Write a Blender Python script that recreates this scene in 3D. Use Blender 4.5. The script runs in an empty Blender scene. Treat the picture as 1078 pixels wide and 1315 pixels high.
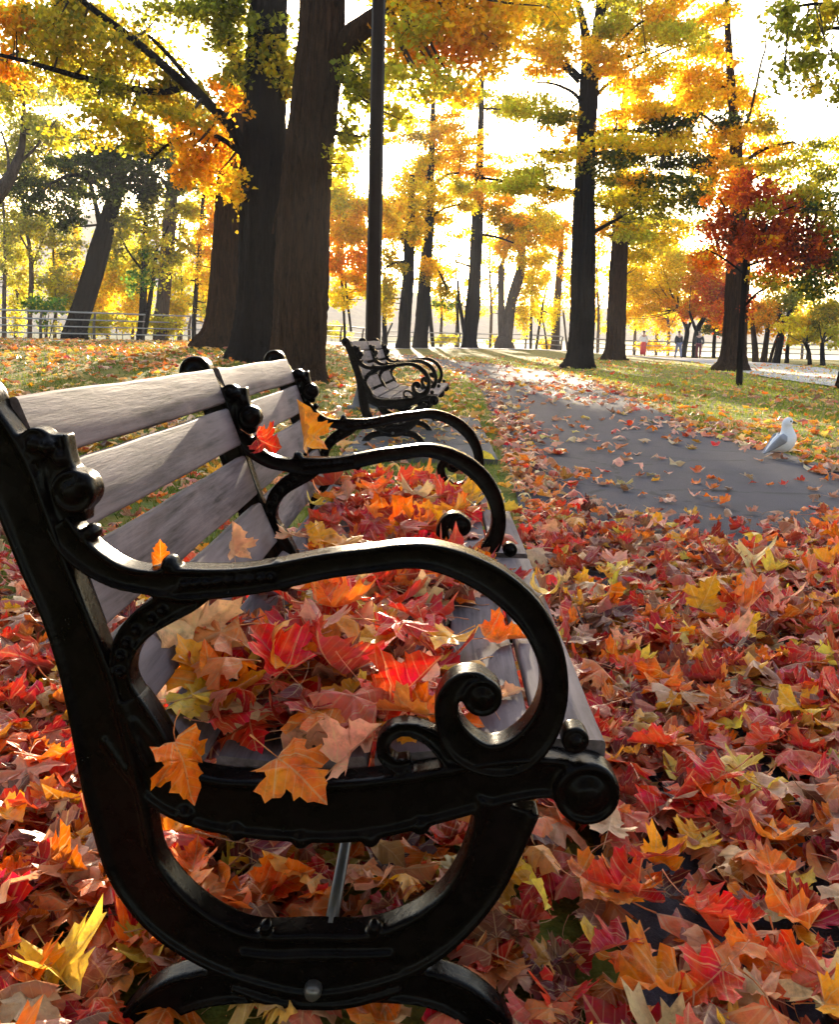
import bpy, math, random
import numpy as np
from mathutils import Vector, Matrix
random.seed(7); R = np.random.default_rng(11)
SC = bpy.context.scene; COL = SC.collection

# ------------------------------------------------------------------ camera geometry (photo 1078 x 1315)
PW, PH = 1078., 1315.; F = 1200.; CAMZ = 0.97; ROLL = math.radians(1.2); VP = (562., 434.)
cr, sr = math.cos(ROLL), math.sin(ROLL)
def lev(u, v):
    x = (u - PW/2)/F; y = -(v - PH/2)/F
    return cr*x - sr*y, sr*x + cr*y
PITCH = math.atan(lev(*VP)[1]); YAW = 0.0
def ray(u, v):
    x, y = lev(u, v); cp, sp = math.cos(PITCH), math.sin(PITCH)
    fx, fy, fz = x, cp + y*sp, y*cp - sp
    ca, sa = math.cos(YAW), math.sin(YAW)
    return np.array([ca*fx - sa*fy, sa*fx + ca*fy, fz])
_r = ray(*VP); YAW = math.atan2(_r[0], _r[1])
def onY(u, v, Y):
    r = ray(u, v); return np.array([0, 0, CAMZ]) + r*(Y/r[1])
def project(P):
    d = np.asarray(P, float) - [0, 0, CAMZ]
    ca, sa = math.cos(YAW), math.sin(YAW); cp, sp = math.cos(PITCH), math.sin(PITCH)
    fx = ca*d[..., 0] + sa*d[..., 1]; fy = -sa*d[..., 0] + ca*d[..., 1]; fz = d[..., 2]
    zc = fy*cp - fz*sp; y = (fy*sp + fz*cp)/zc; x = fx/zc
    return PW/2 + F*(cr*x + sr*y), PH/2 - F*(-sr*x + cr*y), zc

def S(t): t = np.clip(t, 0, 1); return t*t*(3 - 2*t)
FX = [-90, -45, -18.5, -11.5, -7, -2, 4, 20, 34, 60, 110]
FY = [24, 29, 39, 46, 60, 70, 73, 72, 66, 58, 50]
def fence_y(x): return np.interp(x, FX, FY)
def terrain(x, y):
    x = np.asarray(x, float); y = np.asarray(y, float)
    z = 0.55*S((-x - 1.3)/5)*S((y - 7)/14)
    z = np.maximum(z, 0.3*S((y - 38)/28)*S((15 - x)/8))
    return z - 3.2*S((y - fence_y(x) - 1.2)/9)
def hit(u, v):
    r = ray(u, v); t0 = 0.3; o = np.array([0, 0, CAMZ])
    ts = np.geomspace(0.5, 160, 3000)
    P = o + ts[:, None]*r
    below = np.nonzero(P[:, 2] < terrain(P[:, 0], P[:, 1]))[0]
    return P[below[0]] if len(below) else P[-1]

# ------------------------------------------------------------------ mesh helpers
def link(name, me, mats=(), parent=None):
    o = bpy.data.objects.new(name, me); COL.objects.link(o)
    if me is not None:
        for m in mats: me.materials.append(m)
    if parent is not None: o.parent = parent
    return o
def mesh_np(name, V, Fa, smooth=True, col=None, uv=None, midx=None):
    """Fa: list of (M,k) index arrays"""
    if isinstance(Fa, np.ndarray) or np.ndim(Fa[0][0]) == 0: Fa = [Fa]
    Fa = [np.asarray(f, np.int32) for f in Fa if len(f)]
    me = bpy.data.meshes.new(name)
    V = np.asarray(V, np.float32); me.vertices.add(len(V)); me.vertices.foreach_set('co', V.ravel())
    loops = np.concatenate([f.ravel() for f in Fa]); tot = np.concatenate([np.full(len(f), f.shape[1], np.int32) for f in Fa])
    st = np.concatenate([[0], np.cumsum(tot)[:-1]]).astype(np.int32)
    me.loops.add(len(loops)); me.loops.foreach_set('vertex_index', loops)
    me.polygons.add(len(tot)); me.polygons.foreach_set('loop_start', st); me.polygons.foreach_set('loop_total', tot)
    me.polygons.foreach_set('use_smooth', np.full(len(tot), smooth))
    if midx is not None: me.polygons.foreach_set('material_index', np.asarray(midx, np.int32))
    if col is not None:
        a = me.color_attributes.new('col', 'FLOAT_COLOR', 'POINT')
        c = np.ones((len(V), 4), np.float32); c[:, :3] = col; a.data.foreach_set('color', c.ravel())
    if uv is not None:
        l = me.uv_layers.new(name='UVMap'); l.data.foreach_set('uv', np.asarray(uv, np.float32)[loops].ravel())
    me.update(); me.validate()
    return me
def tag(o, label=None, cat=None, group=None, kind=None):
    if label: o['label'] = label
    if cat: o['category'] = cat
    if group: o['group'] = group
    if kind: o['kind'] = kind
    return o
def empty(name, loc, rz=0, **k):
    o = bpy.data.objects.new(name, None); COL.objects.link(o); o.location = [float(c) for c in loc]; o.rotation_euler.z = rz
    o.empty_display_size = 0.1
    return tag(o, **k)
class MB:
    """collects verts / tris / quads"""
    def __init__(s): s.V = []; s.T = []; s.Q = []; s.N = []; s.n = 0
    def add(s, V, quads=(), tris=(), ngons=()):
        V = np.asarray(V, float); s.V.append(V)
        if len(quads): s.Q.append(np.asarray(quads) + s.n)
        if len(tris): s.T.append(np.asarray(tris) + s.n)
        s.n += len(V)
    def tube(s, P, rad, n=8, cap=True, jit=None, flat=1.0):
        P = np.asarray(P, float); rad = np.broadcast_to(np.asarray(rad, float), (len(P),))
        T = np.gradient(P, axis=0); T /= np.linalg.norm(T, axis=1)[:, None] + 1e-9
        ref = np.array([0, 1., 0]) if abs(T[0, 1]) < .8 else np.array([1., 0, 0])
        V = []; ang = np.linspace(0, 2*np.pi, n, endpoint=False)
        for i in range(len(P)):
            a = np.cross(T[i], ref); a /= np.linalg.norm(a) + 1e-9; b = np.cross(a, T[i])
            rr = rad[i]*(1 + (jit[i] if jit is not None else 0)*np.ones(n))
            V.append(P[i] + (np.cos(ang)*rr)[:, None]*a + (np.sin(ang)*rr*flat)[:, None]*b)
        V = np.concatenate(V); q = []
        for i in range(len(P) - 1):
            k = np.arange(n); k2 = (k + 1) % n
            q.append(np.stack([i*n + k, i*n + k2, (i+1)*n + k2, (i+1)*n + k], 1))
        tris = []
        if cap:
            V = np.vstack([V, P[0], P[-1]]); c0 = len(V) - 2; c1 = len(V) - 1; k = np.arange(n); k2 = (k+1) % n; L = (len(P)-1)*n
            tris = np.concatenate([np.stack([np.full(n, c0), k2, k], 1), np.stack([np.full(n, c1), L+k, L+k2], 1)])
        s.add(V, np.concatenate(q), tris)
    def box(s, c, h, M=None):
        c = np.asarray(c, float); v = np.array([[x, y, z] for x in (-1, 1) for y in (-1, 1) for z in (-1, 1)], float)*h
        if M is not None: v = v @ np.asarray(M, float).T
        s.add(v + c, [[0, 1, 3, 2], [4, 6, 7, 5], [0, 4, 5, 1], [2, 3, 7, 6], [0, 2, 6, 4], [1, 5, 7, 3]])
    def sphere(s, c, r, n=12, m=8):
        r = np.broadcast_to(np.asarray(r, float), (3,)); V = []; 
        for i in range(m + 1):
            t = math.pi*i/m
            for j in range(n):
                p = 2*math.pi*j/n; V.append([math.sin(t)*math.cos(p)*r[0]+c[0], math.sin(t)*math.sin(p)*r[1]+c[1], math.cos(t)*r[2]+c[2]])
        q = [[i*n+j, (i+1)*n+j, (i+1)*n+(j+1) % n, i*n+(j+1) % n] for i in range(m) for j in range(n)]
        s.add(V, q)
    def mesh(s, name, smooth=True, **k):
        fa = []
        if s.Q: fa.append(np.concatenate(s.Q))
        if s.T: fa.append(np.concatenate(s.T))
        return mesh_np(name, np.concatenate(s.V), fa, smooth, **k)
    def build(s, name, mat, parent=None, smooth=True, origin=None):
        if origin is not None: s.V = [v - np.asarray(origin, float) for v in s.V]
        return link(name, s.mesh(name, smooth), [mat], parent)
def spline(P, k=6):
    """Catmull-Rom through rows of P"""
    P = np.asarray(P, float); Q = np.vstack([2*P[0]-P[1], P, 2*P[-1]-P[-2]]); out = []
    for i in range(1, len(Q) - 2):
        a, b, c, d = Q[i-1], Q[i], Q[i+1], Q[i+2]
        for t in np.linspace(0, 1, k, endpoint=False):
            out.append(.5*((2*b) + (c-a)*t + (2*a-5*b+4*c-d)*t*t + (3*b-a-3*c+d)*t**3))
    out.append(P[-1]); return np.array(out)

# ------------------------------------------------------------------ materials
class NT:
    def __init__(s, name):
        s.m = bpy.data.materials.new(name); s.m.use_nodes = True; s.t = s.m.node_tree; s.n = s.t.nodes; s.l = s.t.links
        s.b = s.n['Principled BSDF']; s.out = s.n['Material Output']
    def new(s, t, **k):
        n = s.n.new(t)
        for a, v in k.items():
            if a.startswith('i_'):
                key = a[2:]; key = int(key) if key.isdigit() else key.replace('_', ' ')
                s.set(n.inputs[key], v)
            else: setattr(n, a, v)
        return n
    def set(s, inp, v):
        if isinstance(v, bpy.types.NodeSocket): s.l.new(v, inp)
        elif isinstance(v, bpy.types.Node): s.l.new(v.outputs[0], inp)
        else: inp.default_value = v
    def noise(s, vec, scale, detail=4, rough=.55, dist=0):
        n = s.new('ShaderNodeTexNoise', i_Scale=scale, i_Detail=detail, i_Roughness=rough, i_Distortion=dist)
        if vec is not None: s.l.new(vec, n.inputs['Vector'])
        return n.outputs['Fac']
    def ramp(s, fac, stops):
        n = s.new('ShaderNodeValToRGB'); s.l.new(fac, n.inputs[0]); e = n.color_ramp.elements
        while len(e) < len(stops): e.new(.5)
        for k, (p, c) in enumerate(stops):
            e[k].position = p; e[k].color = (*c, 1) if len(c) == 3 else c
        return n.outputs[0]
    def mix(s, f, a, b, mode='MIX'):
        n = s.new('ShaderNodeMix', data_type='RGBA', blend_type=mode)
        for i, v in ((0, f), (6, a), (7, b)):
            if isinstance(v, tuple): v = (*v, 1) if len(v) == 3 else v
            s.set(n.inputs[i], v)
        return n.outputs[2]
    def math(s, op, a, b=None, clamp=False):
        n = s.new('ShaderNodeMath', operation=op, use_clamp=clamp); s.set(n.inputs[0], a)
        if b is not None: s.set(n.inputs[1], b)
        return n.outputs[0]
    def coord(s, k='Object', scale=None):
        c = s.new('ShaderNodeTexCoord').outputs[k]
        if scale:
            mp = s.new('ShaderNodeMapping'); s.l.new(c, mp.inputs[0]); mp.inputs['Scale'].default_value = scale; c = mp.outputs[0]
        return c
    def bump(s, h, strength=.4, dist=.01):
        n = s.new('ShaderNodeBump', i_Strength=strength, i_Distance=dist); s.l.new(h, n.inputs['Height']); s.l.new(n.outputs[0], s.b.inputs['Normal']); return n
    def base(s, c, rough=.6, spec=.5):
        if isinstance(c, tuple): c = (*c, 1)
        s.set(s.b.inputs['Base Color'], c); s.set(s.b.inputs['Roughness'], rough); s.b.inputs['Specular IOR Level'].default_value = spec
        return s.m

def plain(name, c, rough=.6, var=.25, scale=6, spec=.4, metal=0):
    t = NT(name); f = t.noise(t.coord(), scale)
    t.base(t.mix(f, tuple(x*(1-var) for x in c), tuple(min(1, x*(1+var)) for x in c)), rough, spec); t.b.inputs['Metallic'].default_value = metal
    return t.m

def m_iron():
    t = NT('black_cast_iron'); c = t.coord()
    f = t.noise(c, 35, 5); g = t.noise(c, 140, 3)
    t.base(t.ramp(f, [(.3, (.002, .0013, .0013)), (.62, (.0035, .002, .002)), (.78, (.006, .003, .003)), (.86, (.035, .014, .007))]), t.ramp(f, [(.3, (.2,)*3), (.7, (.34,)*3)]), .06)
    t.bump(t.math('ADD', t.math('MULTIPLY', f, .6), t.math('MULTIPLY', g, .3)), .35, .0025)
    return t.m
def m_slat():
    t = NT('weathered_slat'); c = t.coord('Object', (26, 1.6, 26)); g = t.noise(c, 3.0, 6, .65, .15)
    c2 = t.coord('Object', (3, 1.2, 3)); h = t.noise(c2, 2.2, 4, .6, 1.2); sp = t.noise(t.coord(), 90, 2)
    a = t.ramp(g, [(.33, (.016, .010, .010)), (.43, (.058, .040, .041)), (.55, (.100, .073, .077)), (.74, (.155, .117, .122))])
    a = t.mix(t.ramp(t.noise(t.coord('Object', (60, 2.2, 60)), 3.0, 3, .6, .3), [(.58, (0,)*3), (.68, (.6,)*3)]), a, (.055, .042, .045))
    a = t.mix(t.ramp(h, [(.4, (0,)*3), (.75, (.6,)*3)]), a, (.25, .175, .175))
    a = t.mix(t.ramp(sp, [(.66, (0,)*3), (.74, (.55,)*3)]), a, (.07, .055, .055))
    info = t.new('ShaderNodeObjectInfo')
    a = t.mix(t.math('MULTIPLY', info.outputs['Random'], .22), a, (.18, .145, .15))
    t.base(a, .72, .15); t.bump(g, .45, .003); return t.m
def leaf_shader(t, col, under, uvveins=True):
    """common maple-leaf look: veins, blotches, pale underside, translucency"""
    c = t.coord('Object')
    geo = t.new('ShaderNodeNewGeometry'); bf = geo.outputs['Backfacing']
    n1 = t.noise(geo.outputs['Position'], 55, 4, .6); n2 = t.noise(geo.outputs['Position'], 19, 4, .65)
    hue = t.new('ShaderNodeHueSaturation'); t.l.new(col, hue.inputs['Color'])
    t.set(hue.inputs['Hue'], t.math('ADD', .460, t.math('MULTIPLY', n2, .085))); t.set(hue.inputs['Value'], t.math('ADD', .55, t.math('MULTIPLY', n1, .9)))
    top = hue.outputs[0]
    if uvveins:
        uv = t.new('ShaderNodeUVMap').outputs[0]; sx = t.new('ShaderNodeSeparateXYZ'); t.l.new(uv, sx.inputs[0])
        ax = t.math('ABSOLUTE', sx.outputs[0]); y = sx.outputs[1]; best = None
        for dx, dy in ((0, 1), (.72, .69), (.99, -.12)):
            cross = t.math('ABSOLUTE', t.math('SUBTRACT', t.math('MULTIPLY', ax, dy), t.math('MULTIPLY', y, dx)))
            along = t.math('ADD', t.math('MULTIPLY', ax, dx), t.math('MULTIPLY', y, dy))
            dd = t.math('ADD', cross, t.math('MULTIPLY', t.math('LESS_THAN', along, 0.0), 1.0))
            best = dd if best is None else t.math('MINIMUM', best, dd)
        # side veins
        w = t.math('ABSOLUTE', t.math('SUBTRACT', t.math('FRACT', t.math('MULTIPLY', t.math('SUBTRACT', y, t.math('MULTIPLY', ax, .8)), 6.0)), .5))
        fine = t.math('MULTIPLY', t.math('LESS_THAN', w, .06), .35)
        vein = t.math('MAXIMUM', t.math('MULTIPLY', t.math('LESS_THAN', best, .013), .75), fine)
        top = t.mix(vein, top, t.mix(.55, top, (.75, .5, .22)))
    top = t.mix(t.ramp(t.noise(geo.outputs['Position'], 33, 4, .7), [(.52, (0,)*3), (.70, (.55,)*3)]), top, (.16, .045, .018))
    sp = t.ramp(n1, [(.66, (0,)*3), (.72, (.6,)*3)])
    top = t.mix(sp, top, (.10, .04, .02))
    low = t.mix(under, top, (.72, .34, .20))
    c_ = t.mix(bf, top, low)
    t.base(c_, .40, .28)
    tr = t.new('ShaderNodeBsdfTranslucent'); t.l.new(top, tr.inputs[0])
    mx = t.new('ShaderNodeMixShader'); mx.inputs[0].default_value = .3
    t.l.new(t.b.outputs[0], mx.inputs[1]); t.l.new(tr.outputs[0], mx.inputs[2]); t.l.new(mx.outputs[0], t.out.inputs[0])
    t.bump(t.noise(geo.outputs['Position'], 130, 4), .5, .004)
    return t.m
def m_leaf_obj():
    t = NT('maple_leaf_blade'); return leaf_shader(t, t.new('ShaderNodeObjectInfo').outputs['Color'], .34)
def m_leaf_attr():
    t = NT('leaf_litter_blades'); return leaf_shader(t, t.new('ShaderNodeAttribute', attribute_name='col').outputs['Color'], .34)
def m_foliage():
    t = NT('autumn_foliage'); a = t.new('ShaderNodeAttribute', attribute_name='col').outputs['Color']
    d = t.new('ShaderNodeBsdfDiffuse'); t.l.new(a, d.inputs[0]); tr = t.new('ShaderNodeBsdfTranslucent'); t.l.new(a, tr.inputs[0])
    mx = t.new('ShaderNodeMixShader'); mx.inputs[0].default_value = .68
    t.l.new(d.outputs[0], mx.inputs[1]); t.l.new(tr.outputs[0], mx.inputs[2]); t.l.new(mx.outputs[0], t.out.inputs[0])
    t.n.remove(t.b); return t.m
def m_grass():
    t = NT('grass_blades'); a = t.new('ShaderNodeAttribute', attribute_name='col').outputs['Color']
    d = t.new('ShaderNodeBsdfDiffuse'); t.l.new(a, d.inputs[0]); tr = t.new('ShaderNodeBsdfTranslucent'); t.l.new(a, tr.inputs[0])
    mx = t.new('ShaderNodeMixShader'); mx.inputs[0].default_value = .4
    t.l.new(d.outputs[0], mx.inputs[1]); t.l.new(tr.outputs[0], mx.inputs[2]); t.l.new(mx.outputs[0], t.out.inputs[0])
    t.n.remove(t.b); return t.m
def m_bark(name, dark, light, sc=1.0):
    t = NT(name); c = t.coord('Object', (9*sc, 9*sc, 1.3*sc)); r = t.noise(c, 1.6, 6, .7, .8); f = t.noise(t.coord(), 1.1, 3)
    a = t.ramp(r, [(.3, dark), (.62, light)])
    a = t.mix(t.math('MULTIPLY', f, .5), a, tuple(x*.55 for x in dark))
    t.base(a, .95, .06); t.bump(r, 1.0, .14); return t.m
def m_asphalt(name, lo, hi):
    t = NT(name); c = t.coord('Object'); g = t.noise(c, 130, 3, .8); f = t.noise(c, .9, 5, .6); h = t.noise(c, 8, 3)
    a = t.mix(f, lo, hi); a = t.mix(t.math('MULTIPLY', h, .35), a, tuple(x*.6 for x in lo))
    a = t.mix(t.ramp(g, [(.55, (0,)*3), (.7, (.6,)*3)]), a, tuple(min(1, x*2.1) for x in hi))
    dn = t.new('ShaderNodeTexNoise', i_Scale=1.4, i_Detail=4); t.l.new(c, dn.inputs['Vector'])
    wv = t.new('ShaderNodeMix', data_type='VECTOR'); wv.inputs[0].default_value = .22; t.l.new(c, wv.inputs[4]); t.l.new(dn.outputs['Color'], wv.inputs[5])
    vo = t.new('ShaderNodeTexVoronoi', feature='DISTANCE_TO_EDGE', i_Scale=.75); t.l.new(wv.outputs[1], vo.inputs['Vector'])
    crk = t.math('MULTIPLY', t.math('LESS_THAN', vo.outputs['Distance'], .011), t.math('GREATER_THAN', h, .48))
    st = t.ramp(t.noise(c, 2.6, 5, .65), [(.5, (0,)*3), (.68, (.45,)*3)])
    a = t.mix(st, a, tuple(x*.55 for x in lo)); a = t.mix(t.math('MULTIPLY', crk, .8), a, tuple(x*.25 for x in lo))
    t.base(a, .85, .3); t.bump(t.math('SUBTRACT', t.math('ADD', g, t.math('MULTIPLY', t.noise(c, 70, 3), .8)), crk), .8, .006); return t.m
def m_lawn():
    t = NT('lawn_ground'); c = t.coord('Object'); f = t.noise(c, 1.6, 5, .65); g = t.noise(c, 14, 4, .7)
    a = t.ramp(g, [(.25, (.025, .045, .006)), (.5, (.08, .10, .014)), (.75, (.18, .16, .028))])
    a = t.mix(t.ramp(f, [(.42, (0,)*3), (.7, (.75,)*3)]), a, (.26, .17, .03))
    v = t.new('ShaderNodeTexVoronoi', i_Scale=8.5, i_Randomness=1.0); t.l.new(c, v.inputs['Vector'])
    lf = t.ramp(v.outputs['Color'], [(.0, (.32, .12, .02)), (.35, (.55, .26, .03)), (.6, (.45, .30, .08)), (1, (.35, .07, .02))])
    sy = t.new('ShaderNodeSeparateXYZ'); t.l.new(c, sy.inputs[0])
    msk = t.math('MULTIPLY', t.math('MULTIPLY', t.math('LESS_THAN', v.outputs['Distance'], .36), t.math('GREATER_THAN', t.noise(c, .9, 4, .6), .45)), t.math('GREATER_THAN', sy.outputs[1], 11.0))
    a = t.mix(t.math('MULTIPLY', msk, .9), a, lf)
    t.base(a, .95, .1); t.bump(g, .8, .03); return t.m
M = dict(iron=m_iron(), slat=m_slat(), leaf=m_leaf_obj(), litter=m_leaf_attr(), foliage=m_foliage(), grass=m_grass(),
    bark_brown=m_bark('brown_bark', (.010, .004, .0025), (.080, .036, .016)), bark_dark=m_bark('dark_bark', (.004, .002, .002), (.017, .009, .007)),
    bark_grey=m_bark('grey_bark', (.05, .035, .03), (.17, .12, .10)), twig=plain('twig_bark', (.03, .018, .012), .9),
    asphalt=m_asphalt('asphalt', (.032, .027, .037), (.060, .051, .068)), pale_path=m_asphalt('pale_path', (.30, .26, .25), (.42, .37, .35)),
    concrete=m_asphalt('concrete', (.065, .058, .06), (.11, .098, .10)), lawn=m_lawn(),
    steel=plain('fence_rail_paint', (.27, .25, .24), .6), dark_steel=plain('fence_post_wood', (.09, .065, .05), .8),
    pole=plain('brown_pole_paint', (.014, .006, .004), .6, .3, 3, .08), bolt=plain('bolt_steel', (.10, .09, .085), .35, .3, 40, .5, .6))

# ------------------------------------------------------------------ ground, paths, water, hills
def grid_axis(a, b, near, ratio):
    return near
def ground():
    ys = np.concatenate([np.linspace(-12, 12, 49), np.linspace(13, 90, 90), np.geomspace(95, 1500, 26)])
    xs = np.concatenate([-np.geomspace(700, 62, 14), np.linspace(-58, 58, 140), np.geomspace(62, 700, 14)])
    X, Y = np.meshgrid(xs, ys); Z = terrain(X, Y)
    Z = Z + np.where(Y > 200, 6*S((Y - 330)/200), 0)
    V = np.stack([X, Y, Z], -1).reshape(-1, 3); nx = len(xs); i = np.arange(len(ys)-1)[:, None]*nx + np.arange(nx-1)[None]
    i = i.ravel(); q = np.stack([i, i+1, i+nx+1, i+nx], 1)
    o = link('ground', mesh_np('ground', V, q), [M['lawn']]); tag(o, kind='structure')
ground()
PATH_L = np.array([(.30, -8), (.30, 0), (.40, 3.6), (.53, 6), (.68, 10.5), (.85, 17), (.8, 25), (.2, 32), (-1.6, 39), (-4.2, 46), (-6.5, 51)], float)
PATH_R = np.array([(3.3, -8), (3.3, 0), (3.35, 4), (3.2, 8), (3.05, 10.6), (3.3, 15), (3.8, 22), (3.5, 30), (1.7, 38.5), (-.8, 46), (-3.4, 53)], float)
def path_x(y):
    return np.interp(y, PATH_L[:, 1], PATH_L[:, 0]), np.interp(y, PATH_R[:, 1], PATH_R[:, 0])
def strip(name, A, B, mat, dz, k=12, m=8):
    a = spline(A, k); b = spline(B, k); V = []
    for i in range(len(a)):
        for j in range(m + 1):
            p = a[i] + (b[i]-a[i])*j/m; V.append([p[0], p[1], float(terrain(*p)) + dz])
    q = [[i*(m+1)+j, i*(m+1)+j+1, (i+1)*(m+1)+j+1, (i+1)*(m+1)+j] for i in range(len(a)-1) for j in range(m)]
    return tag(link(name, mesh_np(name, V, q), [mat]), kind='structure')
strip('asphalt_path', PATH_L, PATH_R, M['asphalt'], .008)
_c = np.array([(12.5, 6), (12, 24), (13.5, 36), (15.5, 50), (13.5, 62), (5, 66), (-4, 60), (-9, 47), (-14, 38.5), (-20, 34), (-50, 24)], float)
_t = np.gradient(_c, axis=0); _t /= np.linalg.norm(_t, axis=1)[:, None]; _n = np.stack([-_t[:, 1], _t[:, 0]], 1)
strip('waterside_path', _c + _n*2.4, _c - _n*2.4, M['pale_path'], .03, 16, 10)
def pad():
    mb = MB(); mb.box((-.12, 9.3, .01), (.62, 2.0, .031)); tag(mb.build('bench_pad', M['concrete'], smooth=False), kind='structure')
pad()
def water():
    t = NT('river_water'); f = t.noise(t.coord('Object', (.3, 1.5, 1)), 1.2, 3); t.base((.05, .055, .06), .12, .5); t.bump(f, .25, .1)
    V = [[-900, 56, -2.4], [900, 56, -2.4], [900, 460, -2.4], [-900, 460, -2.4]]
    tag(link('water', mesh_np('water', V, [[0, 1, 2, 3]]), [t.m]), kind='structure')
water()
def hills():
    xs = np.linspace(-620, 620, 220); ds = np.linspace(0, 1, 14); V = []
    for d in ds:
        for x in xs:
            h = float(np.interp(x, [-620, -190, -45, 15, 620], [50, 44, 17, 3, 6]))*(1 + .12*math.sin(x*.021+1) + .08*math.sin(x*.057) + .06*math.sin(x*.19+d*9) + .05*random.random())
            V.append([x, 420 + 150*d, -3 + h*math.sin(d*math.pi/2)**.8 + 20*d*d])
    n = len(xs); q = [[i*n+j, i*n+j+1, (i+1)*n+j+1, (i+1)*n+j] for i in range(len(ds)-1) for j in range(n-1)]
    t = NT('far_wooded_hills'); c = t.coord(); f = t.noise(c, .12, 5, .7)
    t.base(t.ramp(f, [(.3, (.09, .06, .05)), (.5, (.16, .10, .06)), (.7, (.20, .15, .07))]), .95, .1); t.bump(f, 1, 3)
    tag(link('hills', mesh_np('hills', V, q), [t.m]), kind='structure')
hills()

# ------------------------------------------------------------------ park bench
Y1, SPAN = 1.15, 1.125
ORG = np.array([-.14, Y1 + SPAN, 0.])                # bench base point (mid frame)
PROF = [(-1, .007), (-.96, .002), (-.88, 0), (-.76, .001), (-.66, .0065), (0, .0075), (.66, .0065), (.76, .001), (.88, 0), (.96, .002), (1, .007)]
def bar(mb, pts, y0=0., depth=.05, k=7):
    """flat cast bar swept through photo-traced points (u, v, width px) lying in the near frame's plane"""
    P = spline(pts, k); W3 = np.array([onY(u, v, Y1) for u, v, w in P]); X = W3[:, [0, 2]]
    ppm = np.array([np.linalg.norm(onY(u+5, v, Y1) - onY(u-5, v, Y1))/10 for u, v, w in P])
    w = P[:, 2]*ppm/2; T = np.gradient(X, axis=0); T /= np.linalg.norm(T, axis=1)[:, None]; N = np.stack([-T[:, 1], T[:, 0]], 1)
    prof = PROF + [(1, depth-.007), (.92, depth-.001), (0, depth), (-.92, depth-.001), (-1, depth-.007)]
    n = len(prof); V = []
    for i in range(len(P)):
        for a, y in prof:
            p = X[i] + N[i]*w[i]*a; V.append([p[0], Y1 + y0 + y, p[1]])
    q = []
    for i in range(len(P) - 1):
        for j in range(n):
            q.append([i*n+j, i*n+(j+1) % n, (i+1)*n+(j+1) % n, (i+1)*n+j])
    c0 = len(V); V.append(np.mean(V[:n], 0)); V.append(np.mean(V[c0-n:c0], 0)); t = []
    for j in range(n):
        t.append([c0, (j+1) % n, j]); t.append([c0+1, c0-n+j, c0-n+(j+1) % n])
    mb.add(np.array(V), q, t)
def disc(mb, u, v, r, y0=0., depth=.05, dome=.006):
    c = onY(u, v, Y1); rr = r*np.linalg.norm(onY(u+5, v, Y1) - onY(u-5, v, Y1))/10; n = 28
    prof = [(.0, -dome), (.3, -dome*.8), (.55, .003), (.72, .006), (.8, .001), (.92, 0), (1, .006), (1, depth-.006), (.92, depth), (0, depth)]
    V = []; 
    for a, y in prof:
        for j in range(n):
            t = 2*math.pi*j/n; V.append([c[0] + rr*max(a, .001)*math.cos(t), Y1 + y0 + y, c[2] + rr*max(a, .001)*math.sin(t)])
    m = len(prof); q = [[i*n+j, i*n+(j+1) % n, (i+1)*n+(j+1) % n, (i+1)*n+j] for i in range(m-1) for j in range(n)]
    mb.add(np.array(V), q)
def knob(mb, u, v, r, yc, ry):
    c = onY(u, v, Y1); rr = r*np.linalg.norm(onY(u+5, v, Y1) - onY(u-5, v, Y1))/10
    mb.sphere((c[0], Y1+yc, c[2]), (rr, ry, rr), 16, 10)
def fuse(name, mb, mat, voxel=.0032):
    """remesh overlapping cast bars into one continuous casting, shared by all frames; origin = bench base with y=0 at frame face"""
    mb.V = [v - np.array([ORG[0], Y1, 0]) for v in mb.V]
    me = mb.mesh(name + '_raw'); o = link('tmp', me)
    md = o.modifiers.new('r', 'REMESH'); md.mode = 'VOXEL'; md.voxel_size = voxel; md.use_smooth_shade = True
    sm = o.modifiers.new('s', 'SMOOTH'); sm.factor = .5; sm.iterations = 2
    dg = bpy.context.evaluated_depsgraph_get(); out = bpy.data.meshes.new_from_object(o.evaluated_get(dg)); out.name = name
    bpy.data.objects.remove(o); bpy.data.meshes.remove(me)
    out.materials.clear(); out.materials.append(mat)
    out.polygons.foreach_set('use_smooth', np.ones(len(out.polygons), bool))
    return out
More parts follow.
